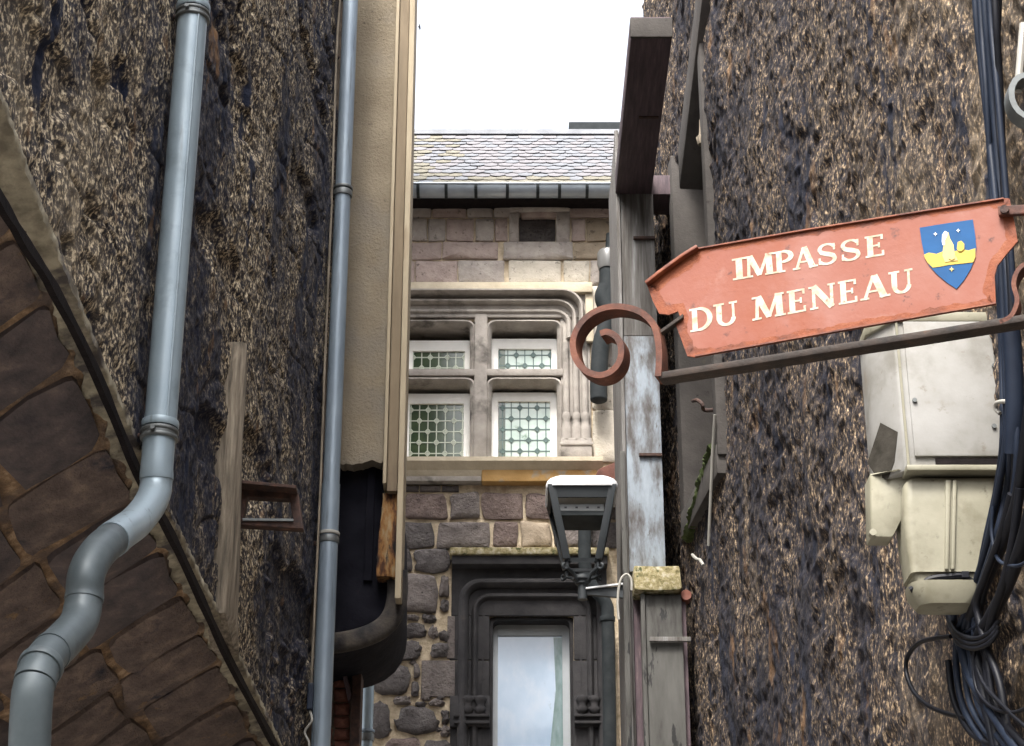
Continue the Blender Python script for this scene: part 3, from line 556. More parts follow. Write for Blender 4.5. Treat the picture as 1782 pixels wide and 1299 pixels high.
m.build('hood_ledge', 'mossy_stone', lw, smooth=True, bevel=.01)
for (a_, b_, c_, d_) in ((782, 852, 1073, 1150), (782, 852, 1150, 1216), (782, 852, 1268, 1420), (733, 792, 1150, 1214), (778, 792, 1073, 1148), (998, 1050, 1073, 1150), (998, 1050, 1150, 1420)):
    bbox('jamb_stone', a_+.4, b_-.4, c_+.6, d_-.6, -.3 if a_ not in (733, 778) else -.02, .018 if a_ not in (733, 778) else .025, 'lava_mid' if a_ in (733, 778) else 'moulding_black', lw, bevel=.008)
bbox('jamb_base', 783, 853, 1214, 1268, -.2, .06, 'moulding_black', lw, bevel=.01)
bbox('jamb_base', 999, 1052, 1214, 1268, -.2, .06, 'moulding_black', lw, bevel=.01)
for (px) in (814, 836, 1013, 1034):
    x = bx(px, 1235); m = MB(); m.tube([(x, YB-.065, bz(y)) for y in (1216, 1221, 1226, 1232, 1238, 1244, 1250)], [.040, .052, .040, .030, .048, .036, .006], 12)
    m.build('column_base', 'moulding_black', lw, smooth=True, angle=60)
for (a_, b_) in ((790, 852), (999, 1052)):
    for y in (1247, 1259): bbox('base_band', a_, b_, y, y+5, .055, .09, 'moulding_black', lw, bevel=.005)
yo = .17; m = MB()
xo0, xo1, xi0, xi1 = bx(853, 1200), bx(998, 1200), bx(866, 1200), bx(980, 1200); zt0, zt1 = bz(1076), bz(1096); zb0, zb1 = bz(1420), bz(1291)
for lo, hi in (((xo0, zb0), (xi0, zt0)), ((xi1, zb0), (xo1, zt0)), ((xi0, zt1), (xi1, zt0)), ((xi0, bz(1302)), (xi1, zb1))): m.box((lo[0], YB+yo, lo[1]), (hi[0], YB+yo+.05, hi[1]))
m.build('window_frame', 'window_grey', lw, smooth=True, bevel=.004)
m = MB(); m.prism([B(964, 1098), B(981, 1098), B(981, 1292), B(958, 1292), B(968, 1190)], (0, .002, 0)); [None for _ in ()]
m.v = [(x, y+yo+.0165, z) for x, y, z in m.v]; m.build('curtain_edge', 'curtain_green', lw)
m = MB(); m.box((xi0-.004, YB+yo+.02, zb0), (xi1+.004, YB+yo+.028, zt1+.004)); m.build('glass', 'glass_sky', lw)

# -- eaves, gutter and slate roof
YE = YB-.32; ze = onY(891, 317, YE).z; RSL = math.radians(40)
m = MB(); m.box((X0, YB-.28, ze-.10), (X1, YB+.0-.004, ze-.03)); m.build('eaves_board', 'dark_strip', house_b)
roof = MB(); LR_ = 3.0; dv = Vector((0, math.cos(RSL), math.sin(RSL))); nv = Vector((0, -math.sin(RSL), math.cos(RSL)))
e0 = Vector((X0, YE+.02, ze)); e1 = Vector((X1, YE+.02, ze))
zr = onY(800, 234, YE+.02+2.2*1.0)
def ridge_len(py):
    d = ray(891, py); # distance up the slope where the sight line meets the roof plane
    t = (Vector((0, YE+.02, ze))-CAM).dot(nv)/d.dot(nv); return (CAM+d*t-Vector((0, YE+.02, ze))).dot(dv)
LR_ = ridge_len(234); print('roof slope length', LR_)
roof.prism([e0-nv*.04, e1-nv*.04, e1+dv*LR_-nv*.04, e0+dv*LR_-nv*.04], -nv*.06)
back = [e0+dv*LR_-nv*.04, e1+dv*LR_-nv*.04, e1+dv*LR_+Vector((0, 2.2, -1.9)), e0+dv*LR_+Vector((0, 2.2, -1.9))]
roof.prism(back, Vector((0, 0, -.06)))
ro = roof.build('roof', 'slate', house_b)
rs = random.Random(77); NR = 15; ex = LR_/(NR+.55)
smesh = {}
for mt in ('slate', 'slate_lilac', 'slate_lichen'):
    for v in range(3):
        ww = .131; pts = [(-ww/2, ex*1.5), (-ww/2, ex*.35), (-ww*.36, ex*.12), (-ww*.14, 0), (ww*.14, 0), (ww*.36, ex*.12), (ww/2, ex*.35), (ww/2, ex*1.5)]
        pts = [(a+rs.uniform(-.006, .006), b+rs.uniform(-.012, .012)) for a, b in pts]
        mm = MB(); mm.prism([Vector((a, 0, 0))+dv*b for a, b in pts], nv*.004); o = mm.build('slate', mt, None); smesh[mt, v] = o.data; bpy.data.objects.remove(o)
for r in range(NR):
    for k in range(-12, 13):
        x = (k+.5*(r % 2))*.125
        if abs(x) > 1.2: continue
        mt = 'slate_lichen' if (r < 2 or (x < -.45 and rs.random() < .45)) and rs.random() < .85 else rs.choice(['slate', 'slate_lilac'])
        o = link('slate', smesh[mt, rs.randrange(3)], ro)
        pos = Vector((x+rs.uniform(-.004, .004), YE+.02, ze))+dv*(r*ex+rs.uniform(-.012, .012)-.05)+nv*(.004+.0025*(k % 2)+.001*rs.random())
        tilt = Matrix.Rotation(-.05+rs.uniform(-.012, .012), 4, 'X')
        o.matrix_parent_inverse = Matrix(); o.matrix_local = Matrix.Translation(pos)@tilt@Matrix.Rotation(rs.uniform(-.03, .03), 4, nv)
m = MB(); m.prism([e0+dv*(LR_-.08)+nv*.02, e1+dv*(LR_-.08)+nv*.02, e1+dv*(LR_+.01)+nv*.05, e0+dv*(LR_+.01)+nv*.05], Vector((0, .12, .0))); m.build('ridge', 'slate', ro)
ya = e0.y+LR_*dv.y-.02; m = MB(); a = onY(990, 225, ya); b = onY(1120, 225, ya)
m.box((a.x, ya, onY(990, 231, ya).z), (b.x, ya+1.2, onY(990, 212, ya).z)); m.build('raised_ridge', 'cast_iron', ro, bevel=.01)
# half-round gutter with hangers
rings = []; yg, zg, R = YE-.03, onY(891, 328, YE-.03).z, .085
prof = [(-R*math.cos(t), -R*math.sin(t)) for t in np.linspace(0, math.pi, 12)]; prof += [(x*.95, z*.95) for x, z in prof[::-1]]
gu = MB().loft([[Vector((X, yg+x, zg+z)) for x, z in prof] for X in (X0, X1)]); gut = gu.build('gutter', 'gutter_zinc', ro, smooth=True)
m = MB(); m.tube([(X0, yg-R, zg), (X1, yg-R, zg)], .011, 8); m.build('gutter_bead', 'gutter_zinc', ro, smooth=True)
for px in (678, 727, 776, 828, 883, 936, 974, 1022, 1068):
    x = onY(px, 335, yg-R).x; m = MB(); ring = [Vector((x, yg-(R+.004)*math.cos(t), zg-(R+.004)*math.sin(t))) for t in np.linspace(-.15, math.pi, 14)]
    m.strip(ring, (.013, 0, 0), .006); m.build('hanger', 'cast_iron', ro)

# ------------------------------------------------------------------ rendered house on the left beyond, with its jetty
YJ = 11.62
def J(px, py, off=0.0):
    p = onY(px, py, YJ); return Vector((p.x, YJ-off, p.z))
house_j = thing('jettied_house', 'pale stucco house beyond the left wall, overhanging on a scorched rounded corbel', 'house', (-1.6, YJ+1, 0))
zst = J(640, 806).z; xl = -3.6; ztop = 12.5; xs_ = J(676, 500).x
m = MB(); rs = random.Random(2); bot = [(xl, zst)]+[(J(px, 806).x, zst+.012*math.sin(px*.09)+rs.uniform(-.008, .008)) for px in range(586, 664, 4)]+[(xs_, zst+.01)]
m.prism([Vector((x, YJ, z)) for x, z in bot]+[Vector((xs_, YJ, ztop)), Vector((xl, YJ, ztop))], (0, .12, 0)); m.build('front_wall', 'stucco', house_j)
m = MB(); m.box((xl, YJ+.12, zst+.05), (onY(678, 500, 13.4).x, 13.4, ztop)); m.build('body', 'plain_render', house_j)
for (pa, pb, f, mt, zb) in ((676, 683, .05, 'cream_trim', J(680, 846).z), (683, 701, .03, 'tan_trim', J(690, 858).z), (701, 712, .055, 'cream_trim', J(700, 1046).z)):
    m = MB(); a, b = J(pa, 500).x, J(pb, 500).x; m.box((a+.001, YJ-f, zb), (b-.001, YJ+.22, ztop)); m.build('corner_board', mt, house_j, smooth=True, bevel=.010)
# scorched corbel with a rounded foot; its front is set back behind the stucco
pf = [(540, 795), (676, 795), (694, 850), (694, 1030), (691, 1052), (683, 1074), (670, 1092), (652, 1106), (630, 1116), (600, 1124), (540, 1132)]
m = MB(); m.prism([J(*p)+Vector((0, .15, 0)) for p in pf], (0, .9, 0)); cb = m.build('corbel', 'charred', house_j, smooth=True, angle=30)
def ragged(pts, n, amp, seed):
    r = random.Random(seed); out = []
    for k in range(len(pts)):
        a, b = Vector(pts[k]), Vector(pts[(k+1) % len(pts)])
        for q in range(n): out.append(a.lerp(b, q/n)+Vector((r.uniform(-amp, amp), r.uniform(-amp, amp))))
    return out
def layer(name, pts, off, th, mat, amp=1.5, n=4, seed=1):
    m = MB(); pg = ragged(pts, n, amp, seed); c = sum(pg, Vector((0, 0)))/len(pg); N_ = len(pg); r = random.Random(seed+50)
    V = [J(p.x, p.y, off-th) for p in pg]+[J(p.x, p.y, off-.004) for p in pg]+[J(*(c+(p-c)*.86), off+r.uniform(-.006, .006)) for p in pg]+[J(*(c+(p-c)*.45), off+.004+r.uniform(-.008, .008)) for p in pg]+[J(*c, off+.004)]
    m.add(V, [(q*N_+i, q*N_+(i+1) % N_, (q+1)*N_+(i+1) % N_, (q+1)*N_+i) for q in range(3) for i in range(N_)]+[(3*N_+i, 3*N_+(i+1) % N_, 4*N_) for i in range(N_)])
    return m.build(name, mat, cb, smooth=True, angle=60)
m = MB(); m.prism([J(p.x, p.y, -.02) for p in ragged([(666, 856), (691, 856), (692, 1004), (654, 1000), (656, 960), (662, 900)], 5, 1.1, 3)], (0, .17, 0)); m.build('rusted_board', 'rusty_plaster', cb, smooth=True, bevel=.006)
rim = [J(*p)+Vector((0, .12, 0)) for p in [(690, 985), (690, 1020)]+[tuple(v[:2]) for v in curve_pts([Vector((*p, 0)) for p in [(689, 1034), (684, 1056), (672, 1076), (652, 1091), (624, 1102), (592, 1109), (545, 1114)]], 4)]]
sweep(rim, roll(.13, .0, .05)).build('corbel_rim', 'grimy_plaster', cb, smooth=True, angle=60)
m = MB(); m.prism([J(638, 800, -.12), J(651, 800, -.12), J(645, 1000, -.12), J(630, 1000, -.12)], (0, .06, 0)); m.build('scorched_board', 'charred', cb, bevel=.004)
# what stands below the corbel
YL = 12.3
def Jb(px, py): return onY(px, py, YL)
low = MB(); zb_, zt_ = 0, onY(600, 1090, YL).z
low.box((-3.2, YL+.12, 0), (Jb(622, 1200).x, YL+.45, zt_)); lowo = low.build('lower_wall', 'plain_render', house_j)
rs = random.Random(5); y = 1100
while y < 1390:
    hh = rs.uniform(20, 26)
    for a_, b_ in ((546, 580), (581, 609)):
        ol = rect_outline(a_+1, b_-1, y+1.5, y+hh-1.5, .12, .05, rs=rs); stone('brick', [onY(*p, YL+.12) for p in ol], (0, -1, 0), .035, rs.choice(['dark_brick', 'dark_brick', 'rust_dark']), lowo, rough=.006, rs=rs)
    y += hh
m = MB(); m.box((Jb(611, 1200).x, YL+.02, 0), (Jb(628, 1200).x, YL+.2, zt_)); m.build('door_post', 'rust_dark', lowo, bevel=.008)
m = MB(); m.prism([Jb(585, 1130), Jb(593, 1130), Jb(612, 1210), Jb(606, 1220)], (0, .08, 0)); m.build('brace', 'dark_plank', lowo, bevel=.005)

# ------------------------------------------------------------------ downpipes on the left
def ringband(m, c, ax, r, h, n=16):
    c, ax = Vector(c), Vector(ax).normalized(); m.tube([c-ax*h/2, c-ax*h/2*.6, c+ax*h/2*.6, c+ax*h/2], [r*.97, r, r, r*.97], n)
dp = thing('zinc_downpipe', 'large grey-blue zinc downpipe on the left wall, swan-necked over the stone cove', 'downpipe', LW.hit(283, 745, .12))
OFF = .115
top_ = LW.hit(338, -60, OFF); a = LW.hit(283, 745, OFF); a.x, a.y = (top_.x+a.x)/2, (top_.y+a.y)/2; top_.x, top_.y = a.x, a.y
R1 = .0625
m = MB(); m.tube([top_, a+Vector((0, 0, .0))], R1, 28); m.build('pipe', 'zinc_pipe', dp, smooth=True, angle=60)
seam = MB(); q = Vector((.035, -.052, 0)); seam.tube([top_+q, a+q], .006, 6); seam.build('seam', 'zinc_pipe', dp, smooth=True)
for py in (38, 768):
    z = LW.hit(338 if py < 100 else 283, py, OFF).z; c = Vector((a.x, a.y, z))
    m = MB(); ringband(m, c+Vector((0, 0, .045)), (0, 0, 1), R1+.010, .03, 28); m.build('bead', 'zinc_pipe', dp, smooth=True, angle=60)
    m = MB(); ringband(m, c+Vector((0, 0, .004)), (0, 0, 1), R1+.006, .045, 28); cl = m.build('collar', 'clamp', dp, smooth=True, angle=60)
    for dz in (.016, -.012):
        m = MB(); ringband(m, c+Vector((0, 0, dz)), (0, 0, 1), R1+.011, .014, 28); m.build('clamp_ring', 'clamp', cl, smooth=True, angle=60)
    m = MB(); m.tube([c+Vector((-.012, -R1-.028, .002)), c+Vector((-.012, -R1+.01, .002))], .009, 8); m.build('clamp_screw', 'clamp', cl, smooth=True)
for py in (38, 768):
    z = LW.hit(338 if py < 100 else 283, py, OFF).z+.004; m = MB(); m.tube([Vector((a.x, a.y, z))-LW.n*R1, Vector((a.x, a.y, z))-LW.n*.2], .009, 8); m.build('stand_off', 'rust_dark', dp, smooth=True)
neck = [(283, 760), (279, 815), (268, 862), (240, 905), (205, 932), (172, 960), (151, 998), (146, 1045), (136, 1085), (108, 1118), (78, 1148), (60, 1190), (54, 1240), (50, 1340)]
pts = [LW.hit(*p, OFF) for p in neck]; pts[0] = Vector((a.x, a.y, pts[0].z)); pts[1].x, pts[1].y = a.x, a.y
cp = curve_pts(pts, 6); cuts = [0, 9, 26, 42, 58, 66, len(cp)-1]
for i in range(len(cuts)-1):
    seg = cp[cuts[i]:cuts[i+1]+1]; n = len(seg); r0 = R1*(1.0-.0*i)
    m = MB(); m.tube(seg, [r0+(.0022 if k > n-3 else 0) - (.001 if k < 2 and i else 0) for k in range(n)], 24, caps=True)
    m.build('elbow', 'zinc_pipe' if i < 2 else 'zinc_dirty_shaded', dp, smooth=True, angle=60)  # lower elbows use the zinc with shade mixed into its colour
c = LW.hit(57, 1190, OFF); ax = (cp[-8]-cp[-14]).normalized(); m = MB(); ringband(m, cp[62], (cp[63]-cp[61]), R1+.008, .03, 24); m.build('bead', 'zinc_dirty_shaded', dp, smooth=True)

p0 = onY(590, 500, 11.25); px_, py_ = p0.x, p0.y
fp = thing('zinc_downpipe', 'slim blue-grey downpipe running full height beside the stucco wall', 'downpipe', (px_, py_, 3))
R2 = .052
zj = onY(570, 870, py_).z
m = MB(); m.tube([(px_, py_, 11.5), (px_, py_, zj)], R2, 20); m.build('pipe', 'zinc_far', fp, smooth=True, angle=60)
m = MB(); m.tube([(px_, py_, zj+.1), (px_, py_, zj-.002), (px_-.0, py_, zj-.002), (px_, py_, 2.8)], [R2+.004, R2+.004, R2+.005, R2+.005], 20); m.build('lower_pipe', 'zinc_far', fp, smooth=True, angle=60)
for py in (334, 936):
    z = onY(590, py, py_).z; m = MB(); ringband(m, (px_, py_, z+.022), (0, 0, 1), R2+.014, .02, 20); m.build('bead', 'wire_pale' if py > 900 else 'clamp', fp, smooth=True, angle=60)
    m = MB(); ringband(m, (px_, py_, z-.018), (0, 0, 1), R2+.011, .04, 20); cl = m.build('collar', 'clamp', fp, smooth=True, angle=60)
    m = MB(); m.bar((px_-.03, py_+.05, z-.018), (px_-.16, py_+.07, z-.018), (0, .008, 0), (0, 0, .012)); m.build('wall_hook', 'rust_dark', cl)
m = MB(); z1 = onY(540, 1215, py_-.05).z; m.box((px_-.085, py_-.06, z1-.07), (px_-.05, py_-.01, z1+.09)); m.build('clip', 'cable_blue', fp, bevel=.008)
m = MB(); m.tube(curve_pts([(px_-.07, py_-.03, z1-.06), (px_-.05, py_-.07, z1-.14), (px_-.09, py_-.05, z1-.2), (px_-.06, py_-.06, z1-.28), (px_-.1, py_-.04, z1-.38)], 5), .007, 8); m.build('tail', 'wire_pale', fp, smooth=True)

m = MB(); q = [onY(*p, 11.2) for p in ((594, -20), (587, 60), (582, 200), (578, 330), (572, 470), (565, 640), (557, 860), (548, 1050), (541, 1200))]
tag(m.tube(curve_pts(q, 5), .0075, 8).build('thin_cable', 'old_timber', smooth=True), 'thin pale cable stapled just left of the slim downpipe', 'cable')
# third pipe, below the corbel
P3 = onY(641, 1200, 13.6); t3 = thing('zinc_downpipe', 'short pale grey downpipe seen below the scorched corbel', 'downpipe', (P3.x, 13.6, 0))
m = MB(); m.tube([(P3.x, 13.6, 6.2), (P3.x, 13.6, 0)], .041, 16); m.build('pipe', 'zinc_pipe', t3, smooth=True, angle=60)
z = onY(641, 1284, 13.6).z; m = MB(); ringband(m, (P3.x, 13.6, z), (0, 0, 1), .052, .05); m.build('collar', 'clamp', t3, smooth=True)
m = MB(); ringband(m, (P3.x, 13.6, z+.045), (0, 0, 1), .054, .02); m.build('bead', 'zinc_far', t3, smooth=True)

# iron bracket frame on the left wall
br = thing('iron_bracket', 'rusty rectangular iron bracket sticking out of the left wall', 'bracket', LW.hit(405, 885, 0))
c0 = LW.hit(402, 884, .0); Y0 = c0.y
def K(px, py, dy=0): p = onY(px, py, Y0); return p+Vector((0, dy, 0))
o = [K(398, 849), K(520, 861), K(529, 924), K(398, 916)]; i_ = [K(432, 868), K(505, 872), K(511, 909), K(424, 908)]
m = MB(); T = Vector((0, .03, 0)); V = [p-T for p in o]+[p-T for p in i_]+[p+T for p in o]+[p+T for p in i_]
m.add(V, [(k, (k+1) % 4, 4+(k+1) % 4, 4+k) for k in range(4)]+[(8+k, 8+(k+1) % 4, 12+(k+1) % 4, 12+k) for k in range(4)]+[(k, (k+1) % 4, 8+(k+1) % 4, 8+k) for k in range(4)]+[(4+k, 4+(k+1) % 4, 12+(k+1) % 4, 12+k) for k in range(4)])
m.build('frame', 'rust_dark', br, bevel=.005)
m = MB(); m.bar(K(403, 851, -.06), K(519, 862, -.06), (0, .055, 0), (0, 0, .008)); m.build('top_plate', 'rust_dark', br, bevel=.003)
m = MB(); m.bar(K(424, 909, -.03), K(512, 910, -.03), (0, .012, 0), (0, 0, .006)); m.build('rod', 'clamp', br)

# ------------------------------------------------------------------ boxed timber casing on the right, eaves beam, mossy block
YC = 11.7
def Cc(px, py, off=0.0): p = onY(px, py, YC); return Vector((p.x, YC-off, p.z))
cas = thing('timber_casing', 'tall boxed timber casing with flaking pale blue paint beside the lantern', 'casing', (Cc(1120, 700).x, YC, 0))
xa, xb = Cc(1088, 700).x, Cc(1149, 700).x; zA, zB = Cc(1110, 338).z, Cc(1110, 995).z
def cbox(name, lo, hi, mat, bevel=.006, parent=None): m = MB(); m.box(lo, hi); return m.build(name, mat, parent or cas, smooth=True, bevel=bevel)
zM = Cc(1110, 585).z
cbox('front_board', (xa, YC, zB), (xb, YC+.05, zM), 'peeling_blue')
cbox('upper_board', (xa+.002, YC+.003, zM+.004), (xb-.002, YC+.05, zA+.5), 'weathered_board')
cbox('corner_strip', (xa-.028, YC-.012, 3.2), (xa-.002, YC+.06, zA+.5), 'weathered_board')
cbox('side_board', (xa-.022, YC+.061, 3.2), (xa+.02, YC+1.0, zA+.5), 'weathered_board')
cbox('core', (xa+.021, YC+.056, 3.2), (xb-.004, YC+1.0, zA+.5), 'dark_plank')
# eaves beam running towards the street
bm0, bm1 = xa-.030, xb-.012; zs_ = zA; yn = 9.82
m = MB(); m.box((bm0, yn, zs_), (bm1, YC-.001+.0, zs_+.16)); m.build('eaves_beam', 'dark_plank', cas, smooth=True, bevel=.008)
m = MB(); m.box((bm0-.004, yn-.03, zs_-.002), (bm1+.004, yn-.002, zs_+.135)); m.build('beam_end', 'smooth_cement', cas, smooth=True, bevel=.012)
cbox('beam_bearer', (bm0+.03, YC+.002, zs_+.0), (bm1+.35, YC+.3, zs_+.15), 'dark_plank')
z = zs_-.003; m = MB(); pa = onY(1109, 198, 10.7); m.bar((bm0+.1, 10.7, z), (bm1-.02, 10.7, z), (0, .01, 0), (0, 0, .004)); m.build('strap', 'rust_dark', cas)
for (px0, px1, py) in ((1102, 1140, 416), (1112, 1152, 793)):
    a, b = Cc(px0, py, .012), Cc(px1, py, .012); m = MB(); m.bar(a, (b.x, a.y, a.z), (0, .010, 0), (0, 0, .010)); m.build('strap', 'rust_dark', cas, bevel=.002)
# mossy block and lower casing
bl = MB(); ol = rect_outline(1101, 1181, 1000, 1041, .08, .05); 
bl.prism([Cc(*p, .16) for p in ol], (0, .3, 0)); bl.build('mossy_block', 'mossy_stone', cas, smooth=True, bevel=.012)
zk = Cc(1140, 1043).z; xc, xd = Cc(1116, 1170).x, Cc(1188, 1170).x
cbox('lower_board', (xc+.03, YC-.10, 3.0), (xd, YC-.06, zk), 'peeling_grey')
cbox('lower_strip', (xc, YC-.12, 3.0), (xc+.027, YC-.05, zk), 'peeling_grey')
cbox('lower_core', (xc+.01, YC-.055, 3.0), (xd+.03, YC-.003, zk), 'dark_plank')
a, b = Cc(1128, 1123, .125), Cc(1199, 1123, .125); m = MB(); m.bar(a, (b.x, a.y, a.z), (0, .012, 0), (0, 0, .014)); m.build('strap', 'weathered_board', cas, bevel=.003)
# rails of the lower-left edge
cbox('edge_batten', (xa-.045, YC-.03, 3.0), (xa-.012, YC-.013, zA-1.9), 'peeling_grey')

m = MB(); c = Cc(1192, 1043, .09); m.tube([c+Vector((0, .1, 0)), c+Vector((0, .01, 0)), c+Vector((0, 0, 0)), c+Vector((0, .002, 0))], [.036, .036, .033, .026], 16)
tag(m.build('pipe_stub', 'orange_plastic', smooth=True, angle=60), 'small orange-red plastic pipe stub beside the mossy block', 'pipe stub')
m = MB(); q = [Cc(*p, .14) for p in ((1075, 1090), (1073, 1060), (1077, 1025), (1087, 1012), (1096, 1020), (1097, 1040))]
tag(m.tube(curve_pts(q, 6), .008, 8).build('loose_wire', 'wire_pale', smooth=True), 'pale wire looped over the casing edge by the lantern arm', 'wire')

# ------------------------------------------------------------------ lantern
YN = 11.9
def Ln(px, py, off=0.0): p = onY(px, py, YN); return Vector((p.x, YN-off, p.z))
lx = Ln(1012, 920).x
lam = thing('street_lantern', 'dark grey tapered street lantern with white cap on a bracket arm', 'lantern', (lx, YN, Ln(1012, 1040).z))
sc = (Ln(1070, 870).x-Ln(950, 870).x)/120
def sq(hw, z, rr=0.0, cx=lx, cy=YN): return [Vector((cx+x*hw, cy+y*hw, z)) for x, y in ((-1, -.8), (-.8, -1), (.8, -1), (1, -.8), (1, .8), (.8, 1), (-.8, 1), (-1, .8))]
def z_(py): return Ln(1012, py).z
zt = z_(866)
m = MB(); h = 60*sc; m.loft([sq(h*1.02, zt), sq(h*1.03, zt+.02), sq(h*.99, zt+.045), sq(h*.90, zt+.07), sq(h*.74, zt+.09), sq(h*.4, zt+.105), sq(h*.1, zt+.11)]); m.build('cap', 'lamp_cap', lam, smooth=True, angle=50)
zt2, zb2 = z_(862), z_(983); ht, hb = 59*sc, 30*sc
m = MB(); zr_ = z_(884)
def wz(z): return hb+(ht-hb)*(z-zb2)/(zt2-zb2)
m.loft([sq(wz(zr_), zr_), sq(wz(zt2), zt2)], caps=False); m.loft([sq(wz(zr_)*.93, zr_), sq(wz(zt2)*.93, zt2)], caps=False); m.build('rim', 'lamp_grey', lam, smooth=True, angle=30)
for sx in (-1, 1):
    for sy in (-1, 1):
        m = MB(); 
        P = lambda z, k: Vector((lx+sx*wz(z)*k, YN+sy*wz(z)*k, z))
        a, b = P(zb2, .90), P(zt2-.004, .90); m.bar(a, b, (.024, 0, 0), (0, .024, 0)); m.build('post', 'lamp_grey', lam, smooth=True, bevel=.005)
m = MB(); m.loft([sq(hb*1.0, zb2-.014), sq(hb*1.06, zb2+.006)], caps=False); m.loft([sq(hb*.78, zb2-.014), sq(hb*.82, zb2+.006)], caps=False); m.build('bottom_rim', 'lamp_grey', lam, smooth=True, angle=30)
zp = z_(903); m = MB(); m.box((lx-wz(zp)*.78, YN-wz(zp)*.78, zp), (lx+wz(zp)*.78, YN+wz(zp)*.78, zp+.05)); pn = m.build('light_panel', 'lamp_panel', lam, bevel=.006)
for k in range(4): m = MB(); x = lx+(k-1.5)*.07; m.box((x-.008, YN-wz(zp)*.78-.003, zp+.02), (x+.008, YN-wz(zp)*.78+.002, zp+.03)); m.build('screw', 'lamp_grey', pn)
m = MB(); m.box((lx-wz(zp)*.8, YN-wz(zp)*.8, zp-.03), (lx+wz(zp)*.8, YN+wz(zp)*.8, zp-.002)); m.build('panel_tray', 'cast_iron', lam, bevel=.004)
for a_ in range(4):
    d = Vector((math.cos(a_*math.pi/2+math.pi/4), math.sin(a_*math.pi/2+math.pi/4), 0)); m = MB(); k = 1.25*hb
    q = [Vector((lx, YN, zb2-.015))+d*k*.98, Vector((lx, YN, zb2-.05))+d*k*.95, Vector((lx, YN, zb2-.075))+d*k*.6, Vector((lx, YN, zb2-.11))+d*k*.35, Vector((lx, YN, z_(1012)))+d*k*.12]
    m.tube(curve_pts(q, 5), .011, 8); q2 = [Vector((lx, YN, zb2-.05))+d*k*.95, Vector((lx, YN, zb2-.065))+d*k*1.2, Vector((lx, YN, zb2-.045))+d*k*1.3, Vector((lx, YN, zb2-.03))+d*k*1.18]
    m.tube(curve_pts(q2, 5), .009, 8); m.build('scroll', 'lamp_grey', lam, smooth=True)
m = MB(); m.tube([(lx, YN, z_(y)) for y in (1002, 1007, 1010, 1013, 1017, 1019, 1044)], [.045, .06, .06, .045, .045, .030, .030], 16); m.build('spigot', 'lamp_grey', lam, smooth=True, angle=50)
za_ = z_(1030); m = MB(); xe = xa-.03
m.hexa([(lx+.02, YN-.012, za_-.022), (xe, YN-.012, za_-.045), (xe, YN+.012, za_-.045), (lx+.02, YN+.012, za_-.022), (lx+.02, YN-.012, za_+.012), (xe, YN-.012, za_+.035), (xe, YN+.012, za_+.035), (lx+.02, YN+.012, za_+.012)])
m.build('arm', 'lamp_grey', lam, bevel=.003)
m = MB(); m.bar((lx+.02, YN-.02, za_+.014), (xe, YN-.02, za_+.045), (0, .012, 0), (0, 0, .005)); m.build('arm_flange', 'lamp_cap', lam)

# ------------------------------------------------------------------ drains and a tiled ledge on the end house
YD = YB-.18
def D(px, py): return onY(px, py, YD)
d1 = thing('cast_iron_pipe', 'black cast-iron soil pipe stub beside the mullioned window, behind the iron scroll', 'pipe', D(1048, 690))
m = MB(); m.tube(curve_pts([D(1058, 462), D(1055, 560), D(1046, 600), D(1042, 660), D(1042, 690), D(1042, 702)], 6), [.072]*26+[.072, .07, .06, .045, .02], 18); m.build('pipe', 'cast_iron', d1, smooth=True)
m = MB(); m.tube([D(1058, 470), D(1058, 462), D(1058, 442), D(1058, 438)], [.08, .092, .092, .08], 18); m.build('socket', 'porcelain', d1, smooth=True, angle=60)
m = MB(); m.tube([D(1060, 440), D(1062, 408)], .035, 12); m.build('vent', 'cast_iron', d1, smooth=True)
m = MB(); m.tube(curve_pts([D(1056, 500), D(1050, 520), D(1062, 545), D(1072, 560)], 6), .075, 16); m.build('branch', 'cast_iron', d1, smooth=True)
d2 = thing('cast_iron_pipe', 'black cast-iron downpipe right of the dark lower window', 'pipe', D(1058, 1300))
m = MB(); m.tube(curve_pts([D(1018, 850), D(1018, 900), D(1018, 985), D(1030, 1020), D(1054, 1050), D(1058, 1085), D(1060, 1200), D(1062, 1400)], 6), .052, 16); m.build('pipe', 'cast_iron', d2, smooth=True)
c = D(1057, 1078); m = MB(); ringband(m, c, (0, 0, 1), .062, .04); m.build('collar', 'cast_iron', d2, smooth=True)
tl = MB(); tl.prism([onY(*p, YB-.5) for p in ((1036, 828), (1042, 816), (1080, 800), (1090, 806), (1090, 850), (1062, 846))], (0, .45, 0))
tag(tl.build('tile_canopy', 'terracotta', smooth=True, bevel=.01), 'small dark red tiled canopy edge above the lantern cap', 'canopy')

# ------------------------------------------------------------------ street sign
sa = math.radians(20); SX = Vector((math.cos(sa), -math.sin(sa), 0)); SNn = Vector((-math.sin(sa), -math.cos(sa), 0)); SO = onY(1450, 480, 4.75)
def Sg(px, py, off=0.0): 
    d = ray(px, py); t = (SO-CAM).dot(SNn)/d.dot(SNn); return CAM+d*t+SNn*off
sg = thing('street_sign', 'rusty red plaque reading IMPASSE DU MENEAU on a scrolled iron bracket', 'sign', SO)
out = [(1216, 432), (1400, 400), (1600, 368), (1748, 345), (1757, 346), (1765, 385), (1771, 420), (1752, 442), (1736, 462), (1731, 480), (1733, 530), (1600, 553), (1400, 588), (1210, 622), (1196, 620), (1186, 592), (1176, 566), (1184, 553), (1180, 542), (1164, 548), (1147, 546), (1136, 524), (1126, 497)]
m = MB(); m.prism([Sg(*p) for p in out], SNn*-.006); m.build('plate', 'sign_red', sg)
m = MB(); m.strip([Sg(*p, .006) for p in [(1126, 497), (1150, 478), (1190, 449), (1216, 433)]], SNn*.014, .010); m.build('rolled_edge', 'sign_edge', sg, smooth=True, bevel=.003)
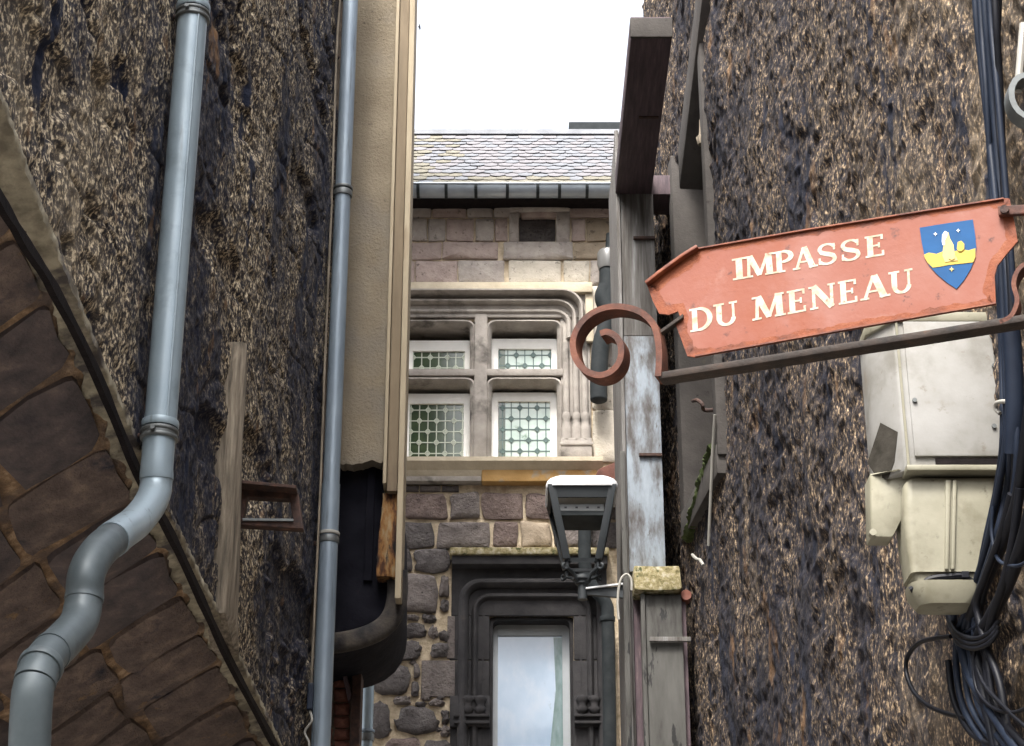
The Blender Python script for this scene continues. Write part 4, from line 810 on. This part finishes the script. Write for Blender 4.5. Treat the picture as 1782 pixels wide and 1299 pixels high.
m = MB(); m.strip([Sg(*p, .001) for p in curve_pts([Vector((x, y, 0)) for x, y in out[0:6]], 1) and [(1216, 434), (1400, 402), (1600, 370), (1747, 347)]], SNn*.006, .004); m.build('top_edge', 'sign_edge', sg)
m = MB(); m.strip([Sg(*p, .001) for p in [(1733, 529), (1600, 552), (1400, 587), (1210, 621)]], SNn*.005, .004); m.build('bottom_edge', 'sign_edge', sg)
rr = random.Random(12); den = []
for k in range(len(out)):
    a_, b_ = Vector(out[k]), Vector(out[(k+1) % len(out)]); q = max(1, int((b_-a_).length/7))
    den += [a_.lerp(b_, i/q) for i in range(q)]
NN = len(den); wv = [7+9*rr.random() for _ in range(NN)]; wv = [(wv[k-1]+wv[k]+wv[(k+1) % NN])/3+rr.uniform(-2, 2)+(6 if den[k].x < 1215 or den[k].x > 1725 else 0) for k in range(NN)]; inn = []
for k in range(NN):
    t = (den[(k+1) % NN]-den[k-1]).normalized(); nn = Vector((-t.y, t.x)); inn.append(den[k]+nn*wv[k])
m = MB(); m.add([Sg(*p, .0002) for p in den]+[Sg(*p, .0002) for p in inn], [(k, (k+1) % NN, NN+(k+1) % NN, NN+k) for k in range(NN)]); m.build('rusty_border', 'sign_rust', sg)
# --- serif capitals, drawn as strokes
def stroke(pts, ws):
    P = [Vector((*p, 0)) for p in pts]; L, Rr = [], []
    for i, p in enumerate(P):
        t = (P[min(i+1, len(P)-1)]-P[max(i-1, 0)]).normalized(); n = Vector((-t.y, t.x, 0))*ws[i]/2; L.append(p+n); Rr.append(p-n)
    return L+Rr[::-1]
def arc(cx, cy, rx, ry, a0, a1, w0, w1, n=12):
    pts, ws = [], []
    for k in range(n+1):
        a = math.radians(a0+(a1-a0)*k/n); pts.append((cx+rx*math.cos(a), cy+ry*math.sin(a))); ws.append(w1+(w0-w1)*abs(math.cos(a))**1.3)
    return stroke(pts, ws)
def rect(x0, x1, y0, y1): return [Vector((x0, y0, 0)), Vector((x1, y0, 0)), Vector((x1, y1, 0)), Vector((x0, y1, 0))]
T, t_, sf = .24, .115, .085
def serif(x, w_, y): return rect(x-w_/2, x+w_/2, y, y+sf)
def glyph(c):
    if c == 'I': return .46, [rect(.13, .33, 0, 1), serif(.23, .42, 0), serif(.23, .42, 1-sf)]
    if c == 'M': return 1.16, [stroke([(.16, 0), (.20, 1)], [t_, t_]), stroke([(.22, 1), (.58, .05)], [T, T*.8]), stroke([(.58, .05), (.90, 1)], [t_, t_]), stroke([(.96, 0), (.93, 1)], [T, T]), serif(.16, .32, 0), serif(.97, .38, 0), serif(.16, .30, 1-sf), serif(.97, .32, 1-sf)]
    if c == 'P': return .80, [rect(.12, .32, 0, 1), serif(.22, .42, 0), serif(.18, .32, 1-sf), arc(.36, .72, .30, .24, 90, -90, .19, t_), rect(.28, .37, .92, 1), rect(.28, .37, .44, .52)]
    if c == 'A': return .98, [stroke([(.14, 0), (.46, 1)], [t_, t_]), stroke([(.48, 1), (.80, 0)], [T, T]), rect(.26, .70, .28, .36), serif(.14, .30, 0), serif(.82, .36, 0)]
    if c == 'S': return .72, [arc(.34, .735, .22, .22, 20, 200, .12, .10), stroke([(.135, .66), (.20, .57), (.36, .49), (.50, .41), (.55, .32)], [.13, .18, .2, .18, .13]), arc(.33, .265, .23, .225, 20, -160, .12, .10), rect(.52, .58, .66, .96), rect(.08, .14, .05, .34)]
    if c == 'E': return .80, [rect(.12, .32, 0, 1), rect(.05, .68, 0, sf), rect(.05, .66, 1-sf, 1), rect(.30, .54, .47, .55), rect(.61, .69, 0, .25), rect(.59, .67, .77, 1), rect(.49, .56, .39, .63)]
    if c == 'D': return .98, [rect(.12, .32, 0, 1), serif(.20, .34, 0), serif(.20, .34, 1-sf), arc(.38, .5, .42, .455, 90, -90, .2, t_, 16), rect(.28, .40, .91, .999), rect(.28, .40, 0.001, .09)]
    if c == 'U': return .98, [rect(.12, .32, .3, 1), arc(.485, .33, .265, .28, 180, 360, .17, t_), rect(.705, .795, .3, 1), serif(.22, .40, 1-sf), serif(.75, .30, 1-sf)]
    if c == 'N': return 1.02, [stroke([(.17, 0), (.17, 1)], [t_, t_]), stroke([(.17, 1), (.83, 0)], [T, T]), stroke([(.83, 0), (.83, 1)], [t_, t_]), serif(.17, .30, 0), serif(.83, .28, 1-sf), serif(.12, .26, 1-sf)]
def word(chars, ends, cap):
    """chars: (letter, left px, right px); ends: two base-line points; cap: cap height in px"""
    (xA, yA), (xB, yB) = ends
    for ch, l, r in chars:
        yb = lambda x: yA+(yB-yA)*(x-xA)/(xB-xA)
        a = Sg(l, yb(l), .0005); b = Sg(r, yb(r), .0005); upv = Sg(l-2+(0), yb(l)-cap, .0005)-a
        wd, polys = glyph(ch); ux = (b-a)/wd; m = MB()
        for k, pg in enumerate(polys): m.prism([a+ux*p.x+upv*p.y for p in pg], SNn*(.0003+.00008*k))
        m.build('letter', 'letter_cream', sg)
ZX = lambda x: 1100+x/2.613
word([(c, ZX(l), ZX(r)) for c, l, r in (('I', 456, 524), ('M', 512, 652), ('P', 644, 744), ('A', 733, 843), ('S', 838, 948), ('S', 943, 1056), ('E', 1056, 1162))], ((1280, 488), (1542, 444)), 37)
word([(c, ZX(l), ZX(r)) for c, l, r in (('D', 262, 378), ('U', 372, 492), ('M', 548, 700), ('E', 702, 806), ('N', 808, 934), ('E', 934, 1040), ('A', 1040, 1172), ('U', 1168, 1290))], ((1207, 578), (1592, 507)), 40)
# --- coat of arms
ZP = lambda x, y, o=.001: Sg(1100+x/2.613, 320+y/2.613, o)
shp = [(1308, 202), (1430, 182), (1550, 165), (1560, 230), (1566, 290), (1560, 340), (1540, 390), (1510, 440), (1476, 480), (1430, 450), (1385, 412), (1350, 372), (1330, 330), (1316, 260)]
m = MB(); m.prism([ZP(*p) for p in shp], SNn*.0015); sh = m.build('shield', 'shield_blue', sg)
def blaz(name, pts, mat, k=0): m = MB(); m.prism([ZP(*p, .0025+.0003*k) for p in pts], SNn*.0012); m.build(name, mat, sh)
blaz('band', [(1328, 326), (1350, 316), (1385, 322), (1420, 308), (1460, 312), (1500, 300), (1530, 306), (1562, 296), (1562, 335), (1552, 360), (1500, 366), (1440, 372), (1400, 380), (1368, 384), (1345, 362), (1332, 340)], 'shield_yellow')
blaz('figure', [(1412, 330), (1418, 280), (1410, 270), (1414, 235), (1424, 220), (1440, 226), (1446, 252), (1462, 280), (1468, 320), (1482, 352), (1424, 360)], 'shield_gold', 5)
blaz('figure', [(1410, 268), (1412, 236), (1424, 220), (1436, 226), (1434, 244), (1424, 262), (1424, 284), (1414, 284)], 'shield_white', 10)
blaz('figure', [(1478, 300), (1482, 270), (1498, 264), (1512, 278), (1512, 300), (1500, 312), (1486, 312)], 'shield_yellow', 9)
blaz('figure', [(1440, 345), (1444, 316), (1456, 306), (1470, 318), (1470, 345), (1455, 352)], 'shield_gold', 12)
for x, y, q in ((1380, 232, 9), (1484, 216, 9), (1454, 392, 12)):
    blaz('star', [(x+q*math.cos(k*math.pi/4)*(1 if k % 2 == 0 else .4), y+q*math.sin(k*math.pi/4)*(1 if k % 2 == 0 else .4)) for k in range(8)], 'shield_white' if y < 300 else 'shield_gold', 3)
# --- bracket
HW = SNn*.026
m = MB(); m.strip([Sg(*p) for p in ((1150, 660), (1300, 637), (1450, 613), (1600, 590), (1735, 568), (1830, 553))], HW, .020); bk = m.build('bracket_bar', 'iron_bar', sg, smooth=True, bevel=.003)
sp = [(1150, 662), (1152, 630), (1150, 600), (1142, 572), (1122, 552), (1098, 543), (1070, 541), (1040, 550), (1016, 570), (1003, 598), (1006, 628), (1022, 650), (1046, 660), (1068, 654), (1083, 636), (1086, 612), (1078, 594), (1062, 585), (1050, 588)]
m = MB(); m.strip(curve_pts([Sg(*p) for p in sp], 5), HW*1.15, .018); m.build('scroll', 'rust_orange', sg, smooth=True, angle=50)
m = MB(); m.bar(Sg(1148, 582), Sg(1190, 552), SNn*.010, Vector((0, 0, .006))); m.build('tie', 'iron_bar', sg, bevel=.002)
m = MB(); m.bar(Sg(1738, 372, .010), Sg(1840, 366, .010), SNn*.008, Vector((0, 0, .014))); hb_ = m.build('hanger_bar', 'rust_orange', sg, bevel=.003)
m = MB(); c = Sg(1750, 372, .016); m.tube([c, c+SNn*.012], .012, 10); m.build('bolt', 'rust_dark', hb_, smooth=True)
m = MB(); m.strip(curve_pts([Sg(*p) for p in ((1742, 568), (1762, 556), (1772, 530), (1766, 500), (1776, 474), (1800, 460))], 5), HW, .012); m.build('support_scroll', 'rust_orange', sg, smooth=True, angle=50)
m = MB(); e_ = Sg(1835, 470); m.bar(e_+Vector((0, 0, -.35)), e_+Vector((0, 0, .35)), SX*.015, SNn*.02); m.bar(e_+Vector((0, 0, -.2)), e_+Vector((1.05, .55, -.2)), (0, .012, 0), (0, 0, .012)); m.build('wall_post', 'iron_bar', sg, bevel=.003)

# ------------------------------------------------------------------ boxes on the right wall
YX = 6.05
def Xb(px, py, dy=0.0): p = onY(px, py, YX); return Vector((p.x, p.y+dy, p.z))
ub = thing('meter_box', 'weathered white electrical box on the right wall under the sign', 'box', Xb(1650, 815, .3))
x0, x1 = Xb(1566, 690).x, Xb(1744, 690).x; zb, zt = Xb(1650, 818).z, Xb(1650, 548).z
plan = [(x1+.06, YX), (x0, YX), (x0-.072, YX+.12), (x0-.072, YX+.27), (1.60, YX+.75), (1.78, YX+.75)]
m = MB(); m.prism([Vector((x, y, zb)) for x, y in plan], (0, 0, zt-zb)); m.build('body', 'box_white', ub, smooth=True, bevel=.012)
m = MB(); m.box((x0+.03, YX-.012, zb+.045), (x1-.015, YX-.001, zt-.03)); m.build('door', 'box_white', ub, smooth=True, bevel=.006)
m = MB(); m.box((x1-.008, YX-.014, zb+.11), (x1+.022, YX-.001, zt-.04)); m.build('hinge_strip', 'box_cream', ub, smooth=True, bevel=.005)
m = MB(); m.box((x0-.004, YX-.03, zb-.012), (x1+.03, YX+.06, zb+.008)); m.build('bottom_lip', 'box_cream', ub, smooth=True, bevel=.005)
m = MB(); m.box((Xb(1628, 810).x, YX-.006, zb+.018), (x1+.02, YX-.0015, zb+.038)); m.build('vent_slot', 'dark_strip', ub)
m = MB(); m.prism([Vector((x+(-.008 if x < 1.4 else 0), y-.012, zt-.03)) for x, y in plan], (0, 0, .036)); m.build('lid', 'box_cream', ub, smooth=True, bevel=.006)
m = MB(); m.box((x0+.004, YX-.006, zb+.01), (x0+.012, YX-.001, zt-.03)); m.build('door_seam', 'box_cream', ub)
def cham(px, py, o=.002):                                     # on the slanting corner of the box
    n = Vector((-.12, -.072, 0)).normalized(); d = ray(px, py); t = (Vector((x0, YX, 0))-CAM+n*o).dot(n)/d.dot(n); return CAM+d*t
m = MB(); m.prism([cham(1532, 736), cham(1562, 752), cham(1556, 805), cham(1544, 836), cham(1522, 826), cham(1509, 806)], Vector((.0012, .0007, 0))); m.build('peeled_patch', 'peeled_grey', ub)
m = MB(); m.prism([Xb(1524, 800, .125), Xb(1566, 812, .03), Xb(1612, 814, .03), Xb(1600, 845, .04), Xb(1562, 919, .09), Xb(1527, 912, .125)], (.0, .10, 0)); m.build('bottom_bracket', 'box_cream', ub, smooth=True, bevel=.008)
c = Xb(1527, 912, .08); m = MB(); m.tube([c-Vector((0, .0, 0)), c+Vector((0, .03, 0))], .012, 12); m.build('bracket_bolt', 'box_cream', ub, smooth=True)
for px, py in ((1590, 700), (1728, 640), (1728, 745)):
    c = Xb(px, py, -.014); m = MB(); m.tube([c, c+Vector((0, -.006, 0))], .008, 10); m.build('door_screw', 'clamp', ub, smooth=True)
lb = thing('cable_cover', 'cream plastic cable cover below the white electrical box', 'cable cover', Xb(1655, 1040, .1))
def ringc(pxa, pxb, py, dep, rr=.18):
    a, b = Xb(pxa, py), Xb(pxb, py); z = a.z; cx, hw = (a.x+b.x)/2, (b.x-a.x)/2; R = []
    for sx, sy in ((-1, -1), (1, -1), (1, 1), (-1, 1)):
        for k in range(5):
            an = k/4*math.pi/2; ca, sa_ = math.cos(an), math.sin(an)
            if (sx, sy) in ((1, -1), (-1, 1)): ca, sa_ = sa_, ca
            R.append(Vector((cx+sx*(hw-hw*rr+hw*rr*ca), YX+.10+sy*(dep-hw*rr+hw*rr*sa_), z)))
    return R
m = MB(); m.loft([ringc(1582, 1742, 830, .085), ringc(1576, 1740, 838, .09), ringc(1574, 1738, 880, .092), ringc(1580, 1734, 940, .088), ringc(1588, 1728, 985, .082), ringc(1588, 1728, 992, .082)]); m.build('shell', 'box_cream', lb, smooth=True, angle=40)
m = MB(); m.loft([ringc(1594, 1722, 992.5, .072), ringc(1597, 1718, 1006, .07)]); m.build('neck', 'box_cream', lb, smooth=True, angle=40)
m = MB(); m.loft([ringc(1588, 1728, 1006.5, .084, .4), ringc(1592, 1722, 1024, .08, .4), ringc(1606, 1706, 1044, .066, .5)]); m.build('mouth', 'box_cream', lb, smooth=True, angle=40)
for dx in (-7, 6): m = MB(); m.prism([Xb(1652+dx, 836, -.004), Xb(1660+dx*.8, 836, -.004), Xb(1657+dx*.8, 990, .004), Xb(1651+dx*.8, 990, .004)], (0, .04, 0)); m.build('rib', 'box_cream', lb, smooth=True, bevel=.004)
for px in (1646, 1664): c = Xb(px, 912, .015); m = MB(); m.tube([c, c+Vector((0, .03, 0))], .011, 10); m.build('screw', 'box_white', lb, smooth=True)
m = MB(); m.tube(curve_pts([Xb(1590, 1018, .06), Xb(1620, 1003, .035), Xb(1655, 999, .028), Xb(1682, 999, .03), Xb(1705, 1018, .04), Xb(1722, 1042, .06)], 5), .0115, 8)
tie = m.build('cable_tie', 'cable_black', smooth=True); tag(tie, 'black cable tie strapped round the cream cable cover', 'cable tie')
m = MB(); c = Xb(1682, 998, .02); m.box(c-Vector((.012, .008, .01)), c+Vector((.012, .008, .012))); k = m.build('tie_head', 'cable_black', tie, bevel=.002)

# ------------------------------------------------------------------ cables
YK = 5.93
def Kb(px, py, dy=0.0): return RW.hit(px, py, .13-dy*.5)
def cable(pts, r, mat, label, name='cable', group=None, n=10, dys=None):
    q = [Kb(p[0], p[1], p[2] if len(p) > 2 else 0) for p in pts]; m = MB(); m.tube(curve_pts(q, 6), r, n)
    return tag(m.build(name, mat, smooth=True), label, 'cable', group)
G = 'black and blue cables bundled down the right wall'
top = [1700, 1708, 1716, 1725, 1734]; mid = [1733, 1727, 1742, 1752, 1748]
LBL = ['blue-black cable, leftmost strand of the bundle above the sign', 'blue-black cable, second strand from the left above the sign', 'blue-black cable, middle strand of the bundle above the sign', 'blue-black cable, fourth strand from the left above the sign', 'blue-black cable, rightmost strand of the bundle above the sign']
for k in range(5):
    t, q = top[k], mid[k]
    cable([(t-6, -60, .02*(k % 2)), (t, 40, .02*(k % 2)), ((t*2+q)/3+2, 160, .03*((k+1) % 2)), (q, 350, .02*(k % 3)), (q+10, 480), (q+16, 620, .03*(k % 2)), (q+18, 760), (q+4+3*k, 850, .03*(k % 3)), (q-14+2*k, 940), (1690+k*5, 1040, .02*(k % 2)), (1668+k*9, 1100), (1664+k*14, 1160, .02*(k % 2)), (1676+k*14, 1230), (1712+k*16, 1290), (1760+k*20, 1345)],
          .0105 if k % 2 else .012, 'cable_blue' if k < 4 else 'cable_black', LBL[k], group=G)
cable([(1800, 640), (1784, 780), (1768, 880), (1736, 965), (1712, 1020), (1690, 1075)], .020, 'cable_black', 'thick black conduit slanting down to the cable knot', 'conduit')
cable([(1830, 700), (1800, 860), (1778, 950), (1752, 1020), (1724, 1075), (1702, 1120), (1712, 1200), (1730, 1280), (1745, 1350)], .022, 'cable_black', 'ribbed thick black conduit at the right edge of the bundle', 'conduit')
cable([(1758, 560, -.01), (1764, 640), (1766, 720), (1764, 790)], .030, 'cable_blue', 'wide dark blue cable sleeve beside the white box', 'cable_sleeve')
cable([(1652, 1040, .1), (1655, 1075, .06), (1672, 1120), (1690, 1180), (1740, 1260), (1790, 1330)], .019, 'cable_blue', 'blue-black cable dropping out of the cream cover', group=G)
cable([(1655, 1108), (1630, 1111), (1600, 1119), (1580, 1142), (1577, 1170), (1590, 1204), (1615, 1228), (1650, 1243), (1682, 1250)], .0085, 'cable_black', 'thin black cable bulging out in a loop to the left', 'cable_loop')
cable([(1688, 1120), (1664, 1105), (1660, 1075), (1672, 1046), (1692, 1042), (1706, 1062), (1700, 1090), (1676, 1105)], .010, 'cable_blue', 'small glossy blue-black loop at the top of the cable knot', 'cable_loop')
for j, (dy, px) in enumerate(((0, 0), (9, 4), (17, 8))):
    cable([(1655+px, 1085+dy, -.02), (1668, 1103+dy, -.045), (1696, 1112+dy, -.05), (1722, 1102+dy, -.04), (1738, 1080+dy, -.0)], .0085, 'cable_black', ['topmost', 'middle', 'lowest'][j]+' black turn of cable wrapped round the knot', 'cable_wrap', G)
cable([(1728, 880, -.02), (1726, 930, -.03), (1738, 975, -.03), (1770, 985, -.03), (1800, 970)], .006, 'cable_blue', 'thin cable curling across the bundle beside the cream cover', 'thin_cable')
cable([(1690, 1130, -.02), (1712, 1190, -.03), (1752, 1235, -.03), (1800, 1280)], .007, 'cable_black', 'thin black cable crossing in front of the lower bundle', 'thin_cable')
cable([(1650, 1150), (1660, 1220), (1690, 1275), (1735, 1300), (1790, 1310)], .012, 'cable_black', 'black cable along the left side of the lower bundle, bending right', group=G)
cable([(1760, 860, -.02), (1742, 930, -.03), (1716, 1000, -.04), (1700, 1050, -.03), (1712, 1110, -.02), (1740, 1190), (1755, 1270), (1790, 1330)], .013, 'cable_black', 'black cable running in front of the knot and straight down', group=G)
cable([(1775, 850, -.01), (1765, 930, -.02), (1748, 1010, -.03), (1728, 1070, -.03), (1718, 1130), (1722, 1210), (1738, 1300), (1750, 1350)], .015, 'cable_black', 'thick black cable behind the crossing thin one, lower right', group=G)
cable([(1700, 1105, -.03), (1694, 1150, -.04), (1700, 1200, -.04), (1728, 1232, -.03), (1765, 1240, -.02), (1800, 1225)], .006, 'cable_black', 'thin black cable sagging to the right below the knot', 'thin_cable')
cable([(1740, 720, -.02), (1733, 712, -.035), (1734, 702, -.04), (1748, 699, -.03), (1760, 704, -.02), (1766, 730)], .007, 'wire_pale', 'small pale loop of wire at the side of the white box', 'wire_loop')
cable([(1742, -40, .05), (1738, 60, .05), (1733, 130, .05), (1737, 230, .04), (1750, 350, .03)], .007, 'cable_black', 'slack thin black cable right of the strand bundle', 'thin_cable')
# pale clamp at the frame's right edge
pc = thing('pipe_clamp', 'pale round metal clamp at the right edge above the sign', 'clamp', RW.hit(1778, 180, .1))
m = MB(); ctr = Kb(1786, 176, -.05); ring = [ctr+Vector((math.cos(t)*.052, 0, math.sin(t)*.075)) for t in np.linspace(0, 2*math.pi, 20)]
m.strip(ring, (0, .03, 0), .018); m.build('ring', 'clamp', pc, smooth=True, angle=50)
m = MB(); m.tube([ctr+Vector((.03, .03, .3)), ctr+Vector((-.01, .04, .06))], .012, 8); m.build('stem', 'wire_pale', pc, smooth=True)

# hooks and wires on the right wall
m = MB(); m.tube(curve_pts([RW.hit(1206, 698, .10), RW.hit(1214, 697, .10), RW.hit(1222, 704, .09), RW.hit(1226, 714, .07), RW.hit(1248, 713, .0)], 5), .012, 8)
tag(m.build('iron_hook', 'rust_dark', smooth=True), 'rusty iron hook in the blind window reveal', 'hook')
m = MB(); m.tube(curve_pts([RW.hit(1244, 722, .06), RW.hit(1240, 790, .06), RW.hit(1237, 860, .06), RW.hit(1233, 950, .06)], 5), .009, 8)
tag(m.build('hanging_wire', 'wire_pale', smooth=True), 'straight pale wire hanging below the iron hook', 'wire')
m = MB(); m.tube(curve_pts([RW.hit(1205, 966, .05), RW.hit(1212, 973, .06), RW.hit(1218, 975, .06), RW.hit(1224, 984, .05)], 5), .010, 8)
tag(m.build('wire_scrap', 'wire_pale', smooth=True), 'short bent scrap of pale wire stuck in the right wall', 'wire')
m = MB(); c = RW.hit(1222, 240, .03); m.tube([c+Vector((0, 0, .13)), c+Vector((0, 0, .02)), c, c-Vector((0, 0, .05))], [.014, .02, .04, .03], 10)
tag(m.build('wall_pin', 'old_timber', smooth=True, angle=60), 'small wooden pin in the blind window opening near the top', 'pin')

# a bird far up in the sky
bd = MB(); bc = onY(730, 48, 40); u = .06
bd.add([bc+Vector(v)*u for v in ((-.6, 0, .3), (-.2, .3, 1.4), (.0, 0, 2.0), (.3, -.2, 1.0), (.5, 0, -.4), (.2, .3, -1.6), (-.1, 0, -.6), (0, .8, .3), (0, -.8, .3))],
       [(0, 1, 7), (1, 2, 7), (2, 3, 7), (3, 4, 7), (4, 5, 7), (5, 6, 7), (6, 0, 7), (1, 0, 8), (2, 1, 8), (3, 2, 8), (4, 3, 8), (5, 4, 8), (6, 5, 8), (0, 6, 8)])
tag(bd.build('bird', 'feather'), 'tiny dark bird flying in the white sky', 'bird')
